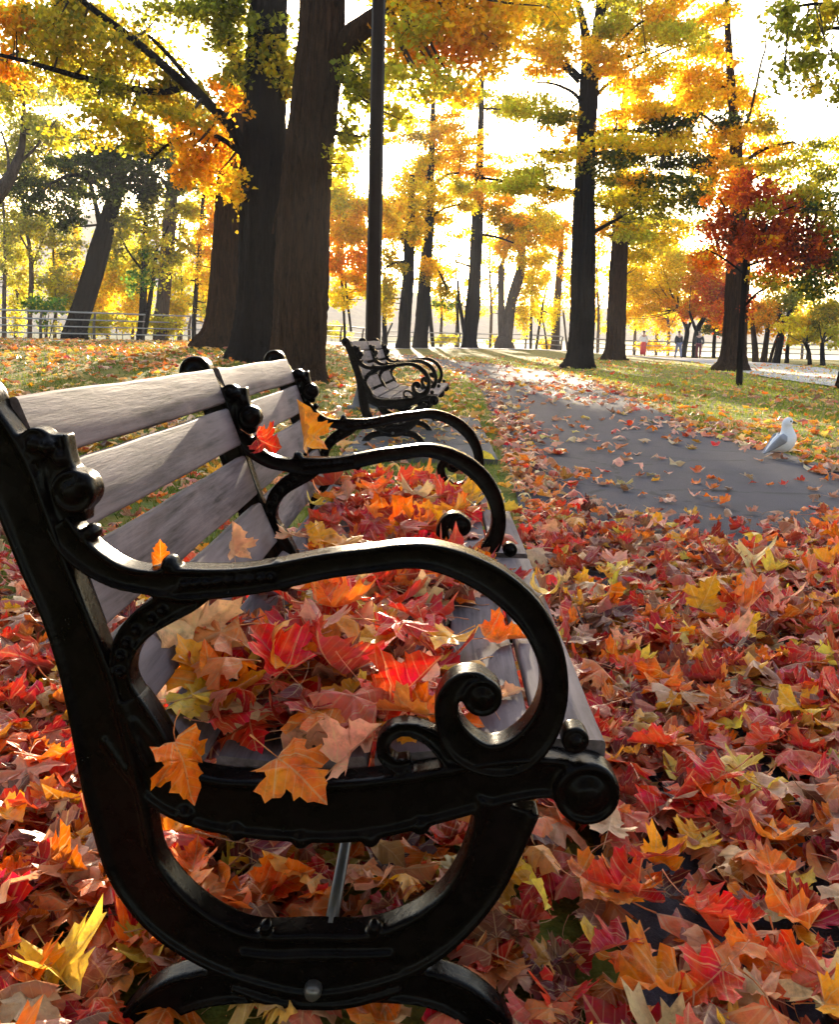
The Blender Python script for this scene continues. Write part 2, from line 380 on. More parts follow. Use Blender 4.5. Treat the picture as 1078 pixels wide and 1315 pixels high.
def bench_meshes():
    mb = MB()
    # back post with its rolled top, running down into the lower ring
    disc(mb, -50, 520, 40, .0, .055)
    bar(mb, [(-36, 535, 62), (-14, 570, 66), (5, 606, 68), (28, 665, 66), (52, 727, 64), (77, 785, 62), (99, 845, 66), (113, 890, 72), (127, 950, 76), (138, 1000, 80), (150, 1050, 80),
             (165, 1110, 74), (188, 1150, 74), (222, 1186, 74), (268, 1216, 72), (320, 1236, 76), (400, 1246, 98), (480, 1238, 82), (540, 1214, 74), (586, 1178, 66), (618, 1135, 68), (640, 1085, 74), (655, 1040, 84)], .002, .05)
    # front acanthus lumps of the post
    disc(mb, 40, 572, 22, .006, .04); knob(mb, 58, 575, 12, .012, .016); knob(mb, 72, 590, 11, .02, .02)
    disc(mb, 92, 632, 28, -.002, .048); knob(mb, 103, 622, 15, .01, .018)
    bar(mb, [(60, 560, 40), (66, 600, 46), (78, 640, 56), (86, 675, 44)], .008, .036)
    # seat rail and its front roll
    bar(mb, [(150, 940, 60), (185, 985, 66), (215, 1018, 70), (270, 1038, 76), (350, 1046, 84), (450, 1047, 86), (550, 1030, 76), (650, 1008, 64), (710, 1004, 56), (750, 1016, 62)], .004, .05)
    disc(mb, 755, 1021, 43, -.004, .056)
    for u, v in ((235, 1052), (300, 1074), (385, 1084), (475, 1082), (540, 1066)): knob(mb, u, v, 13, .014, .014)
    bar(mb, [(165, 900, 26), (185, 940, 40), (205, 980, 44)], .0, .05)
    # hub and arched feet
    bar(mb, [(300, 1250, 60), (350, 1262, 76), (400, 1264, 84), (450, 1262, 80), (510, 1252, 60)], .0, .05)
    bar(mb, [(330, 1270, 56), (270, 1276, 52), (222, 1288, 54), (185, 1313, 52), (160, 1345, 50), (148, 1386, 54)], .006, .046)
    bar(mb, [(480, 1268, 60), (540, 1276, 52), (585, 1290, 52), (622, 1315, 50), (645, 1345, 48), (656, 1386, 54)], .006, .046)
    for u in (340, 480): knob(mb, u, 1196, 9, .012, .014)
    # small scroll on the seat rail, and the little front curl
    bar(mb, [(590, 992, 30), (566, 964, 26), (548, 951, 22), (526, 943, 20), (505, 946, 19), (492, 960, 18), (493, 978, 17), (507, 989, 16), (527, 986, 14)], .008, .036)
    disc(mb, 741, 955, 18, .004, .04)
    main = fuse('end_frame', mb, M['iron'])
    mb = MB()
    bar(mb, [(70, 672, 34), (86, 698, 40), (112, 722, 37), (148, 742, 33), (188, 750, 33), (228, 753, 44), (269, 752, 40), (311, 749, 37), (354, 742, 36), (417, 729, 34), (480, 721, 33), (520, 716, 33), (556, 718, 35), (598, 731, 39),
             (642, 755, 42), (680, 790, 42), (704, 832, 38), (714, 876, 35), (709, 916, 38), (690, 952, 46), (660, 976, 50), (625, 979, 44), (594, 962, 44), (577, 932, 34), (575, 903, 30), (590, 882, 28), (612, 880, 30), (622, 893, 34), (620, 905, 26)], .0, .05)
    disc(mb, 620, 897, 26, -.003, .05, .004)
    bar(mb, [(262, 757, 30), (238, 771, 38), (208, 786, 40), (180, 804, 38), (159, 829, 34), (151, 857, 29), (153, 882, 28), (166, 912, 36), (184, 944, 44), (200, 975, 46)], .003, .046)
    knob(mb, 214, 728, 12, .02, .022); knob(mb, 354, 729, 8, .02, .02); knob(mb, 364, 757, 8, .02, .018); knob(mb, 112, 686, 11, .02, .02)
    for k in range(9):
        u = 235 + k*14; knob(mb, u, 752 - k*1.2, 5.5, .002, .006)
    for k, (u, v) in enumerate(((205, 786), (192, 797), (172, 812), (160, 828), (152, 845), (151, 866))): knob(mb, u, v, 5.5, .003, .006)
    # flattened hand-rest upper face
    arm = fuse('armrest', mb, M['iron'])
    bt = MB(); c = onY(402, 1272, Y1)
    bt.tube([(c[0]-ORG[0], -.012, c[2]), (c[0]-ORG[0], -.004, c[2]), (c[0]-ORG[0], .02, c[2])], [.009, .0125, .0125], 12)
    return main, arm, bt.mesh('bolt')
SLAT_PX = [((20, 508), (55, 590)), ((60, 601), (96, 688)), ((104, 712), (138, 803)), ((144, 820), (188, 911)), ((199, 929), (268, 968)), ((278, 970), (368, 980)),
           ((378, 980), (470, 973)), ((480, 972), (575, 963)), ((585, 962), (686, 951)), ((696, 950), (779, 953))]
def slat_profile(i):
    a, b = [onY(u, v, Y1 + .05)[[0, 2]] for u, v in SLAT_PX[i]]
    d = (b-a)/np.linalg.norm(b-a); n = np.array([-d[1], d[0]])      # n: outward (front/up)
    if n[1] < 0: n = -n
    th = .028; r = .006; L = np.linalg.norm(b-a); pts = []
    for cx, cy, a0 in ((r, -r, 180), (L-r, -r, 90), (L-r, -th+r, 0), (r, -th+r, 270)):
        for k in range(4):
            t = math.radians(a0 - k*30); pts.append(a + d*(cx + r*math.cos(t)) + n*(cy + r*math.sin(t)))
    return np.array(pts)
def slat_mesh(i, y0, y1):
    pr = slat_profile(i); ys = np.linspace(y0, y1, 9); n = len(pr); sag = R.normal(0, .0012, 9)
    V = np.array([[p[0]-ORG[0], y, p[1]+s] for y, s in zip(ys, sag) for p in pr])
    q = [[k*n+j, k*n+(j+1) % n, (k+1)*n+(j+1) % n, (k+1)*n+j] for k in range(8) for j in range(n)]
    mb = MB(); c = np.vstack([V, V[:n].mean(0), V[-n:].mean(0)]); c0 = len(V)
    t = [[c0, (j+1) % n, j] for j in range(n)] + [[c0+1, 8*n+j, 8*n+(j+1) % n] for j in range(n)]
    mb.add(c, q, t); me = mb.mesh('slat'); me.set_sharp_from_angle(angle=math.radians(50)); return me
def make_bench():
    root = empty('park_bench', ORG, label='black iron park bench with pale slats, its seat heaped with red and orange leaves', cat='bench', group='black iron and slat benches along the path')
    main, arm, bolt = bench_meshes()
    for k in range(3):
        y = (k-1)*SPAN
        f = link('end_frame', main, (), root); f.location = (0, y, 0)
        a = link('armrest', arm, (), f)
        b = link('bolt', bolt, (), f)
        if k == 0: bolt.materials.append(M['bolt'])
    for s in range(2):
        y0 = -SPAN + s*SPAN + .052; y1 = s*SPAN - .004
        for i in range(10):
            o = link('back_slat' if i < 4 else 'seat_slat', slat_mesh(i, y0, y1), [M['slat']], root)
    # stretcher rods between frames
    c = onY(421, 1196, Y1) - ORG
    for s in range(2):
        mb = MB(); mb.tube([(c[0], -SPAN + s*SPAN + .03, c[2]-.016), (c[0], s*SPAN + .02, c[2]-.016)], .0095, 10); mb.build('stretcher_rod', M['bolt'], root)
    return root
BENCH = make_bench()
def copy_tree(o, parent=None):
    c = o.copy(); COL.objects.link(c)
    if parent is not None: c.parent = parent
    for ch in list(o.children): copy_tree(ch, c)
    return c
B2 = copy_tree(BENCH); B2.location = (-.31, 9.52, .041); B2.rotation_euler.z = math.radians(-3.1)
B2['label'] = 'second iron park bench farther up the path, empty seat, standing on a concrete pad'

# ------------------------------------------------------------------ maple leaves
HALF = [(0, .02), (.12, -.04), (.28, -.05), (.42, -.10), (.42, .02), (.52, .08), (.42, .15), (.42, .21), (.54, .24), (.69, .27), (.63, .36), (.67, .49), (.54, .49),
        (.44, .55), (.34, .52), (.26, .53), (.28, .63), (.36, .73), (.25, .77), (.20, .87), (.10, .92), (0, 1.08)]
SIMPLE = [(0, 0), (.40, -.06), (.38, .17), (.64, .40), (.27, .50), (.28, .72), (0, 1.06)]
def leaf_geo(half, rings, rng, curl, fold, wave, roll=0., stem=True, pleat=0.):
    out = np.array(half + [(-x, y) for x, y in half[-2:0:-1]], float)
    out += rng.normal(0, .012, out.shape); out[:, 0] *= rng.uniform(.9, 1.1)
    c = np.array([0, .32]); n = len(out); V = [c]; 
    for t in rings: V += list(c + (out - c)*t)
    V = np.array(V); tr = [[0, 1+j, 1+(j+1) % n] for j in range(n)]
    for r in range(len(rings) - 1):
        a = 1 + r*n; b = a + n
        for j in range(n):
            k = (j+1) % n; tr += [[a+j, b+j, b+k], [a+j, b+k, a+k]]
    x, y = V[:, 0], V[:, 1] - .32; r2 = x*x + y*y
    th = np.arctan2(y, x); ph = rng.uniform(0, 6.28, 3)
    z = curl*r2 + rng.uniform(-.35, .75)*np.maximum(r2 - .12, 0)**1.5 + fold*np.abs(x) + wave*np.sqrt(r2)*(np.sin(3*th+ph[0]) + .6*np.sin(5*th+ph[1]) + .4*np.sin(9*th+ph[2]))
    z += pleat*np.sqrt(r2)*np.abs(np.sin(1.8*(th - np.pi/2)))
    z -= .05*np.exp(-(x/.05)**2)*(r2 < .9)*.6
    P = np.stack([x, y, z], 1)
    if roll:                                     # roll the blade about its midrib direction
        a = roll*P[:, 0]; s = np.where(np.abs(a) < 1e-4, P[:, 0], np.sin(a)/roll); zz = (1-np.cos(a))/roll
        P = np.stack([s, P[:, 1], P[:, 2]*np.cos(a) + zz], 1)
    uv = V.copy()
    if stem:
        b = len(P); base = P[1 + (len(rings)-1)*n]; L = rng.uniform(.45, .75); bx, bz = rng.normal(0, .12), rng.uniform(-.1, .25); S_ = []
        for k in range(4):
            t = k/3; w = .014*(1 - .3*t) + (.01 if k == 3 else 0); o = base + [bx*t*t, -L*t, bz*t*t]
            S_ += [o + [w, 0, 0], o + [-w*.5, 0, w], o + [-w*.5, 0, -w]]
        S_[0] = base; P = np.vstack([P, S_]); uv = np.vstack([uv, np.tile([[0, .001]], (12, 1))])
        for k in range(3):
            for j in range(3):
                A = b + k*3 + j; B = b + k*3 + (j+1) % 3; tr += [[A, A+3, B+3], [A, B+3, B]]
        tr = [[(1 + (len(rings)-1)*n) if i == b else i for i in t] for t in tr]
        tr = [t for t in tr if len(set(t)) == 3]
    P = P.copy(); P[:, 1] -= 0
    return P, np.array(tr), uv
def variants(half, rings, N, seed, stem=True):
    rng = np.random.default_rng(seed); out = []; kinds = []
    for i in range(N):
        k = i % 6
        if k == 0: p = dict(curl=rng.uniform(-.35, .35), fold=rng.uniform(-.35, .35), wave=.13, roll=rng.uniform(.5, 1.7)); nm = 'bowed'
        elif k == 1: p = dict(curl=rng.uniform(.35, .7), fold=rng.uniform(-.2, .2), wave=.15); nm = 'cupped'
        elif k == 2: p = dict(curl=rng.uniform(-.65, -.35), fold=rng.uniform(-.2, .2), wave=.15); nm = 'arched'
        elif k == 3: p = dict(curl=.1, fold=rng.uniform(.35, .7), wave=.12); nm = 'folded'
        elif k == 4: p = dict(curl=.1, fold=0, wave=.12, roll=rng.uniform(1.8, 3.2)); nm = 'curled'
        else: p = dict(curl=rng.uniform(-.2, .3), fold=rng.uniform(-.3, .3), wave=.26); nm = 'crinkled'
        out.append(leaf_geo(half, rings, rng, stem=stem, pleat=rng.uniform(-.1, .32), **p)); kinds.append(nm)
    return out, kinds
LV, LK = variants(HALF, (.3, .55, .8, 1.), 18, 3)          # for single leaves
NV, _ = variants(HALF, (.5, 1.), 18, 5)                    # near litter: maple, some plain oval leaves
OVAL = [(0, 0), (.13, .08), (.24, .25), (.30, .45), (.27, .65), (.18, .85), (.08, 1.0), (0, 1.06)]
_ov, _ = variants(OVAL, (.5, 1.), 6, 21); NV = NV + _ov[1:]; NNV = len(NV)
FV, _ = variants(SIMPLE, (1.,), 12, 9, False)              # far litter
COLS = dict(crimson=(.48, .004, .010), red=(.74, .020, .006), orange=(.92, .17, .004), golden=(.92, .36, .010), yellow=(.95, .58, .06), pink=(.84, .33, .20), tan=(.84, .55, .26), maroon=(.14, .012, .014), brown=(.26, .09, .04))
CN = list(COLS); CW = np.array([.18, .23, .21, .10, .05, .09, .04, .08, .02]); CW /= CW.sum()
def rot(yaw, tilt, tdir, flip, spin0=0):
    """rotation: spin about own z, optional flip, tilt about a horizontal axis"""
    m = Matrix.Rotation(tdir, 3, 'Z') @ Matrix.Rotation(tilt, 3, 'X') @ Matrix.Rotation(-tdir, 3, 'Z') @ Matrix.Rotation(yaw, 3, 'Z')
    if flip: m = m @ Matrix.Rotation(math.pi, 3, 'Y')
    return np.array(m)
LMESH = []
for P, T, uv in LV: LMESH.append(mesh_np('maple_leaf_blade', P, T, True, uv=uv)); LMESH[-1].materials.append(M['leaf'])
SINGLES = []
def single(pos, Rm, size, var, cname, where, label=None, group=None):
    o = link('maple_leaf', LMESH[var]); M4 = Matrix.Identity(4)
    for i in range(3):
        for j in range(3): M4[i][j] = float(Rm[i][j]*size)
        M4[i][3] = float(pos[i])
    o.matrix_world = M4
    c = np.array(COLS[cname])*R.uniform(.85, 1.15, 3); o.color = (*np.clip(c, 0, 1), 1)
    o['category'] = 'leaf'
    SINGLES.append((o, cname, LK[var], size, where, label, group)); return o

# --- litter density over the ground
def density(x, y):
    pl, pr = path_x(y); d = 0.
    onp = (x > pl) & (x < pr)
    edge = np.minimum(np.abs(x-pl), np.abs(x-pr))
    thin = 1 - S((y - 4.2 - .25*np.sin(x*3.1))/1.5)
    far = .05 + .05*S((y-5.5)/-1.) + .11*S((y-11)/6)*(1 - .6*S((y-26)/10))
    dp = np.maximum(np.maximum(thin, far), .5*np.exp(-(edge/.28)**2))
    dp = np.maximum(dp, .7*np.exp(-((x-pl)/.40)**2)*(y > 4))
    dl = np.where(x < .5, np.maximum(1 - S((y - 2.6 - .2*np.sin(x*4))/1.6), .27), .15 - .05*S((y-13)/6) + .3*np.exp(-((x-pr)/.5)**2))
    gap = np.where((x < pl) & (x > -.9) & (y > 4.2) & (y < 8), .55, 1.)
    return np.where(onp, dp, dl*gap)
def scatter_ground():
    pts = []
    def fill(y0, y1, n_m2, lod):
        w0 = .50*y1 + .7; A = (y1-y0)*2*w0; n = int(A*n_m2)
        y = R.uniform(y0, y1, n); x = R.uniform(-w0, w0, n)
        clump = .9 + .35*np.sin(x*2.3+1.3*np.sin(y*1.7))*np.sin(y*2.9+.7)
        k = (np.abs(x) < .5*y + .7) & (R.random(n) < density(x, y)*clump)
        pts.append((x[k], y[k], np.full(k.sum(), lod)))
    fill(.55, 2.6, 980, 0); fill(2.6, 4.5, 680, 0); fill(4.5, 7, 380, 0); fill(7, 12, 170, 1); fill(12, 22, 62, 1); fill(22, 48, 20, 1)
    x = np.concatenate([p[0] for p in pts]); y = np.concatenate([p[1] for p in pts]); l = np.concatenate([p[2] for p in pts])
    return x, y, l
GX, GY, GL = scatter_ground(); NG = len(GX)
dens = density(GX, GY)
front = (GY < 1.32) & (GX > -.52) & (GX < .24)
GZ = terrain(GX, GY) + .012 + np.where(front, .25, 1.)*R.random(NG)**1.2*.065*np.clip(dens*1.15, .1, 1)*(GY < 7)
GS = np.where(GL == 0, R.uniform(.042, .095, NG), R.uniform(.075, .13, NG))*np.where(GY > 16, 1.25, 1)
big = (R.random(NG) < .10) & (GY < 4); GS[big] = R.uniform(.105, .13, big.sum())
_k = np.hypot(GX - 3.05, (GY - 8.25)*.8) < .17; GS[_k] *= .01
GC = R.choice(len(CN), NG, p=CW)
lawn = (GX > path_x(GY)[1]) | ((GX < path_x(GY)[0]) & (GY > 6))
yel = R.choice(len(CN), NG, p=np.array([.02, .05, .27, .33, .20, .02, .07, .01, .03])); GC = np.where(lawn & (GY > 6), yel, GC)
tanp = R.choice(len(CN), NG, p=np.array([.03, .14, .26, .08, .03, .22, .16, .03, .05])); GC = np.where(~lawn & (GY > 5), tanp, GC)
TILT = np.abs(R.normal(0, .30, NG)) + (R.random(NG) < .06)*R.uniform(.3, .9, NG)*(GY < 6); GZ += np.minimum(TILT, 1.2)*GS*.28*(GY < 6)
TILT[front] *= .25; GS[front] = np.minimum(GS[front], .085)
# leaves that would pass through the bench feet region sit lower
_clr = (GY < 1.165) & (GX > -.44) & (GX < .17) & (R.random(NG) < .93); GS[_clr] *= .02
GZ = np.where(front, np.minimum(GZ, .035), GZ); YAWS = R.uniform(0, 6.283, NG); TD = R.uniform(0, 6.283, NG); FL = R.random(NG) < .42

# --- single leaves heaped on the seat
_prof = np.array([onY((a[0]+b[0])/2, (a[1]+b[1])/2, Y1+.05)[[0, 2]] for a, b in SLAT_PX[4:]] + [onY(779, 953, Y1+.05)[[0, 2]]])
def seat_z(x): return np.interp(x, _prof[:, 0], _prof[:, 1])
def seat_leaves():
    for bay, n in ((0, 100), (1, 76)):
        ya = Y1 + .09 + bay*SPAN; yb = Y1 + SPAN - .03 + bay*SPAN
        k = 0
        while k < n:
            x = R.triangular(-.37, -.22, .27); y = R.uniform(ya, yb)
            if bay == 0 and x > .05 and y < 1.75 and R.random() < .8: continue
            if bay == 1 and x > .12 and R.random() < .6: continue
            h = .10*np.exp(-((x+.2)/.22)**2)
            z = seat_z(x) + .012 + R.random()*h
            steep = R.random() < .22
            if steep: z += .015
            Rm = rot(R.uniform(0, 6.28), R.uniform(.5, 1.1) if steep else abs(R.normal(0, .32)), R.uniform(0, 6.28), R.random() < .4)
            # rest against the sloping back
            if x < -.33: z += .01
            single((x, y, z), Rm, R.uniform(.068, .112), int(R.integers(18)), CN[R.choice(len(CN), p=CW)], ('bay', bay, x, y)); k += 1
seat_leaves()
EXTRA = []
def seat_filler():
    for bay, n in ((0, 200), (1, 120)):
        ya = Y1 + .09 + bay*SPAN; yb = Y1 + SPAN - .03 + bay*SPAN; k = 0
        while k < n:
            x = R.triangular(-.37, -.2, .27); y = R.uniform(ya, yb)
            if bay == 0 and x > .03 and y < 1.78: continue
            if bay == 1 and x > .14: continue
            z = seat_z(x) + .010 + R.random()*.06*np.exp(-((x+.2)/.2)**2)
            EXTRA.append(((x, y, z), rot(R.uniform(0, 6.28), abs(R.normal(0, .3)), R.uniform(0, 6.28), R.random() < .45), R.uniform(.05, .085), CN[R.choice(len(CN), p=CW)])); k += 1
seat_filler()
for _ in range(46):
    x = R.uniform(-.38, .02); y = R.uniform(Y1 + .065, Y1 + .34)
    EXTRA.append(((x, y, seat_z(x) + R.uniform(.012, .05)), rot(R.uniform(0, 6.28), abs(R.normal(.1, .3)), R.uniform(0, 6.28), R.random() < .45), R.uniform(.06, .095), CN[R.choice(len(CN), p=CW)]))
def posed(u, v, Y, tip_px, normal, size, var, cname, label):
    """a particular leaf: centre at (u, v) at depth Y, tip towards the photo direction tip_px (dx, dy up), blade facing 'normal'"""
    p = onY(u, v, Y); t = np.array([tip_px[0], tip_px[2] if len(tip_px) > 2 else 0, tip_px[1]], float); nn = np.array(normal, float); nn /= np.linalg.norm(nn)
    t -= nn*t.dot(nn); t /= np.linalg.norm(t); xx = np.cross(t, nn)
    return single(p, np.stack([xx, t, nn], 1), size, var, cname, None, label)
posed(252, 806, 1.42, (-.25, 1), (.6, -.75, .35), .125, 11, 'tan', 'large pale tan-yellow maple leaf leaning upright against the bench back in the near bay')
posed(236, 976, 1.14, (.2, -1), (.8, -.5, .3), .085, 8, 'orange', 'orange maple leaf hanging point-down over the near seat rail beside the back post')
posed(375, 985, 1.15, (.7, -.6, -.4), (.15, -.4, .9), .09, 2, 'orange', 'orange maple leaf draped over the middle of the near seat rail')
posed(450, 966, 1.17, (.8, .8), (-.7, -.5, .5), .08, 3, 'pink', 'pale pink maple leaf with long stem propped beside the small seat scroll')
posed(310, 925, 1.30, (1, .1), (.0, -.75, .65), .125, 8, 'maroon', 'dark maroon arched maple leaf standing on edge behind the near armrest')
posed(522, 885, 1.30, (.7, .8), (-.6, -.6, .5), .10, 3, 'red', 'folded red maple leaf standing tall beside the hook scroll of the armrest')
posed(390, 556, 2.46, (.0, 1), (.9, -.35, .1), .12, 3, 'golden', 'golden orange curled maple leaf standing upright above the middle armrest')
posed(340, 568, 2.262, (.9, -.45), (-.1, -.85, .5), .07, 5, 'red', 'bright red maple leaf caught on top of the middle armrest')
posed(206, 714, 1.19, (0, 1), (.3, -.95, .1), .030, 4, 'orange', 'tiny orange curled leaf tip standing on the near armrest joint')
posed(726, 792, 1.74, (.2, -1), (.9, -.35, .25), .075, 6, 'crimson', 'crimson maple leaf hanging off the front edge of the near seat bay')
posed(300, 700, 1.62, (.2, 1), (.8, -.55, .1), .06, 3, 'pink', 'pink folded maple leaf standing against the lowest back slat of the near bay')
posed(505, 668, 2.60, (.6, .8), (-.1, -.9, .45), .115, 5, 'orange', 'largest orange maple leaf facing out of the heap in the far bay')
posed(545, 672, 2.72, (-.3, .9), (.2, -.9, .4), .10, 0, 'golden', 'golden maple leaf facing out at the front of the far bay heap')
posed(640, 820, 1.62, (.8, .3), (-.1, -.3, .95), .075, 3, 'orange', 'folded orange maple leaf lying alone on the front slats of the near bay')
posed(640, 895, 1.36, (.4, .5), (-.2, -.4, .9), .055, 16, 'pink', 'pale pink maple leaf lying flat on the front slats inside the armrest scroll')
posed(255, 860, 1.36, (-.4, 1), (.6, -.7, .4), .085, 2, 'golden', 'golden orange maple leaf below the tall pale yellow leaf in the near bay')

# --- the ground leaves that show largest become single objects, the rest one litter mesh
NSING = 299 - len(SINGLES)
_u, _v, _zc = project(np.stack([GX, GY, GZ], 1))
vis = (_u > -15) & (_u < 1090) & (_v > 400) & (_v < 1330)
layer = GZ - terrain(GX, GY)
score = np.where(vis & (GL == 0), GS/_zc*np.clip(layer/.05, .2, 1.4), 0)
under = (GX > -.62) & (GX < .2) & (GY > 1.1); score[under] *= .55
pick = np.argsort(-score)[:NSING]; isp = np.zeros(NG, bool); isp[pick] = True
for i in pick:
    single((GX[i], GY[i], GZ[i] + .012), rot(YAWS[i], min(TILT[i]*.8, .55), TD[i], FL[i]), GS[i]*.94, int(R.integers(18)), CN[GC[i]], ('ground', GX[i], GY[i]))
def litter():
    Vs, Fs, Cs, Us = [], [], [], []; n = 0
    rots = [rot(YAWS[i], TILT[i], TD[i], FL[i]) for i in range(NG)]
    for i in range(NG):
        if isp[i]: continue
        P, T, uv = (NV if GL[i] == 0 else FV)[R.integers(NNV if GL[i] == 0 else 12)]
        V = (P*GS[i]) @ rots[i].T + [GX[i], GY[i], GZ[i]]
        lo = V[:, 2].min() - float(terrain(GX[i], GY[i])) - .011
        if lo < 0: V[:, 2] -= lo*.8
        c = np.clip(np.array(COLS[CN[GC[i]]])*R.uniform(.40, 1.30)*R.uniform(.88, 1.12, 3), 0, 1)
        Vs.append(V); Fs.append(T + n); Cs.append(np.tile(c, (len(V), 1))); Us.append(uv); n += len(V)
    for p, Rm, s, cn in EXTRA:
        P, T, uv = NV[R.integers(NNV)]; V = (P*s) @ Rm.T + p
        c = np.clip(np.array(COLS[cn])*R.uniform(.8, 1.2), 0, 1); Vs.append(V); Fs.append(T + n); Cs.append(np.tile(c, (len(V), 1))); Us.append(uv); n += len(V)
    me = mesh_np('leaf_litter', np.concatenate(Vs), np.concatenate(Fs), True, col=np.concatenate(Cs), uv=np.concatenate(Us))
    tag(link('leaf_litter', me, [M['litter']]), 'carpet of fallen red, orange and tan maple leaves over path and lawn', 'fallen leaves', kind='stuff')
    print('litter', len(Fs), 'leaves', len(me.polygons), 'faces')
litter()
# --- labels for the single leaves: colour, pose, size, place, then rank among the alike
def label_leaves():
    fx = .25; classes = {}
    phr = dict(crimson='crimson', red='red', orange='orange', golden='golden orange', yellow='pale yellow', pink='dusty pink', tan='tan', maroon='dark maroon', brown='brown')
    for rec in SINGLES:
        o, cn, kind, size, where, label, group = rec
        if label: o['label'] = label; o['group'] = 'fallen leaves on the near bench'; continue
        big = 'big ' if size > .105 else ('small ' if size < .075 else '')
        if where[0] == 'bay':
            place = f"in the {'near' if where[1] == 0 else 'far'} bay"; ref = 'the bench back'; d = where[2]; o['group'] = 'fallen leaves on the near bench'
        else:
            x, y = where[1], where[2]; o['group'] = 'fallen leaves on the ground'
            if x < -.52: place = 'behind the bench'
            elif x < .2 and y < 1.12: place = 'before the near bench foot'
            elif x < .25: place = 'under the bench seat'
            elif x < .8: place = 'along the bench front'
            else: place = 'out on the asphalt'
            ref = 'the armrest'; d = math.hypot(x - .1, y - Y1)
        classes.setdefault((f'{big}{kind} {phr[cn]} maple leaf {place}', ref), []).append((d, o))
    ords = ['', 'second ', 'third ', 'fourth ', 'fifth ', 'sixth ', 'seventh ', 'eighth ', 'ninth ', 'tenth ', 'eleventh ', 'twelfth ']
    for (text, ref), L in classes.items():
        L.sort(key=lambda t: t[0])
        for k, (d, o) in enumerate(L):
            o['label'] = text if len(L) == 1 else f'{text}, {ords[k]}nearest to {ref}'
label_leaves()

# --- grass blades in the open lawn
def grass():
    Vs, Cs = [], []
    for y0, y1, dn, w in ((3.2, 8, 700, .004), (8, 14, 300, .006), (14, 26, 95, .010), (26, 46, 26, .018)):
        wd = .5*y1 + .6; n = int((y1-y0)*2*wd*dn); y = R.uniform(y0, y1, n); x = R.uniform(-wd, wd, n); pl, pr = path_x(y)
        patch = np.sin(x*1.9+2*np.sin(y*.8))*np.sin(y*1.3+x*.4)
        k = (np.abs(x) < .5*y+.6) & ((x < pl - .04) | (x > pr + .03)) & (R.random(n) < .75+.5*patch) & ~((x > -.76) & (x < .52) & (y > 7.25) & (y < 11.35))
        x, y = x[k], y[k]; n = len(x); h = R.uniform(.025, .075, n)*(1+.25*(y > 12)); a = R.uniform(0, 6.28, n); lx, ly = R.normal(0, .025, n), R.normal(0, .025, n); z = terrain(x, y) - .003
        dx, dy = np.cos(a)*w, np.sin(a)*w
        V = np.stack([np.stack([x-dx, y-dy, z], 1), np.stack([x+dx, y+dy, z], 1), np.stack([x+lx, y+ly, z+h], 1)], 1)
        g = R.random(n)[:, None]; c = ((1-g)*np.array([.05, .11, .010]) + g*np.array([.26, .27, .03]))*np.where(x[:, None] < 0, .8, 1.15 + .7*S((y[:, None]-12)/10)) + np.array([.10, .06, 0])*S((y[:, None]-12)/10)*(x[:, None] > 0)  # lawn light put into blade colour: sunlit right and farther off, shaded left
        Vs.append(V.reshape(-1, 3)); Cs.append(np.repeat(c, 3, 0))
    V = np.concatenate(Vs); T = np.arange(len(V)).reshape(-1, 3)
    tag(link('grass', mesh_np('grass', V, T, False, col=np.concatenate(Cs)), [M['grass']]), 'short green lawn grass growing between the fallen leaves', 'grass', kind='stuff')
    print('grass', len(T))
grass()

# ------------------------------------------------------------------ trees
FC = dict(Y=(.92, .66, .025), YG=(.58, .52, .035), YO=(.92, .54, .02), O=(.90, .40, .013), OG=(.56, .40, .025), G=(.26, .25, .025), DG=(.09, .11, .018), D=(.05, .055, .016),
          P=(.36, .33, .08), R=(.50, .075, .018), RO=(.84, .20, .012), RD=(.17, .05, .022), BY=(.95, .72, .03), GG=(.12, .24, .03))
COVER = 3.0
GAPS = [(452, 180, 530, 248), (556, 258, 604, 445), (600, 86, 668, 116), (622, 150, 662, 200), (945, 45, 1000, 105), (1000, 125, 1078, 185), (225, 58, 300, 102), (130, 0, 235, 30), (622, 250, 642, 445), (690, 95, 745, 112), (730, 280, 742, 445), (765, 290, 782, 400)]
def seg_near(p, segs):
    best = None
    for A, B, r in segs:
        d = B - A; t = np.clip(np.dot(p-A, d)/(np.dot(d, d)+1e-9), 0, 1); q = A + d*t; L = np.linalg.norm(p-q)
        if best is None or L < best[0]: best = (L, q, r)
    return best
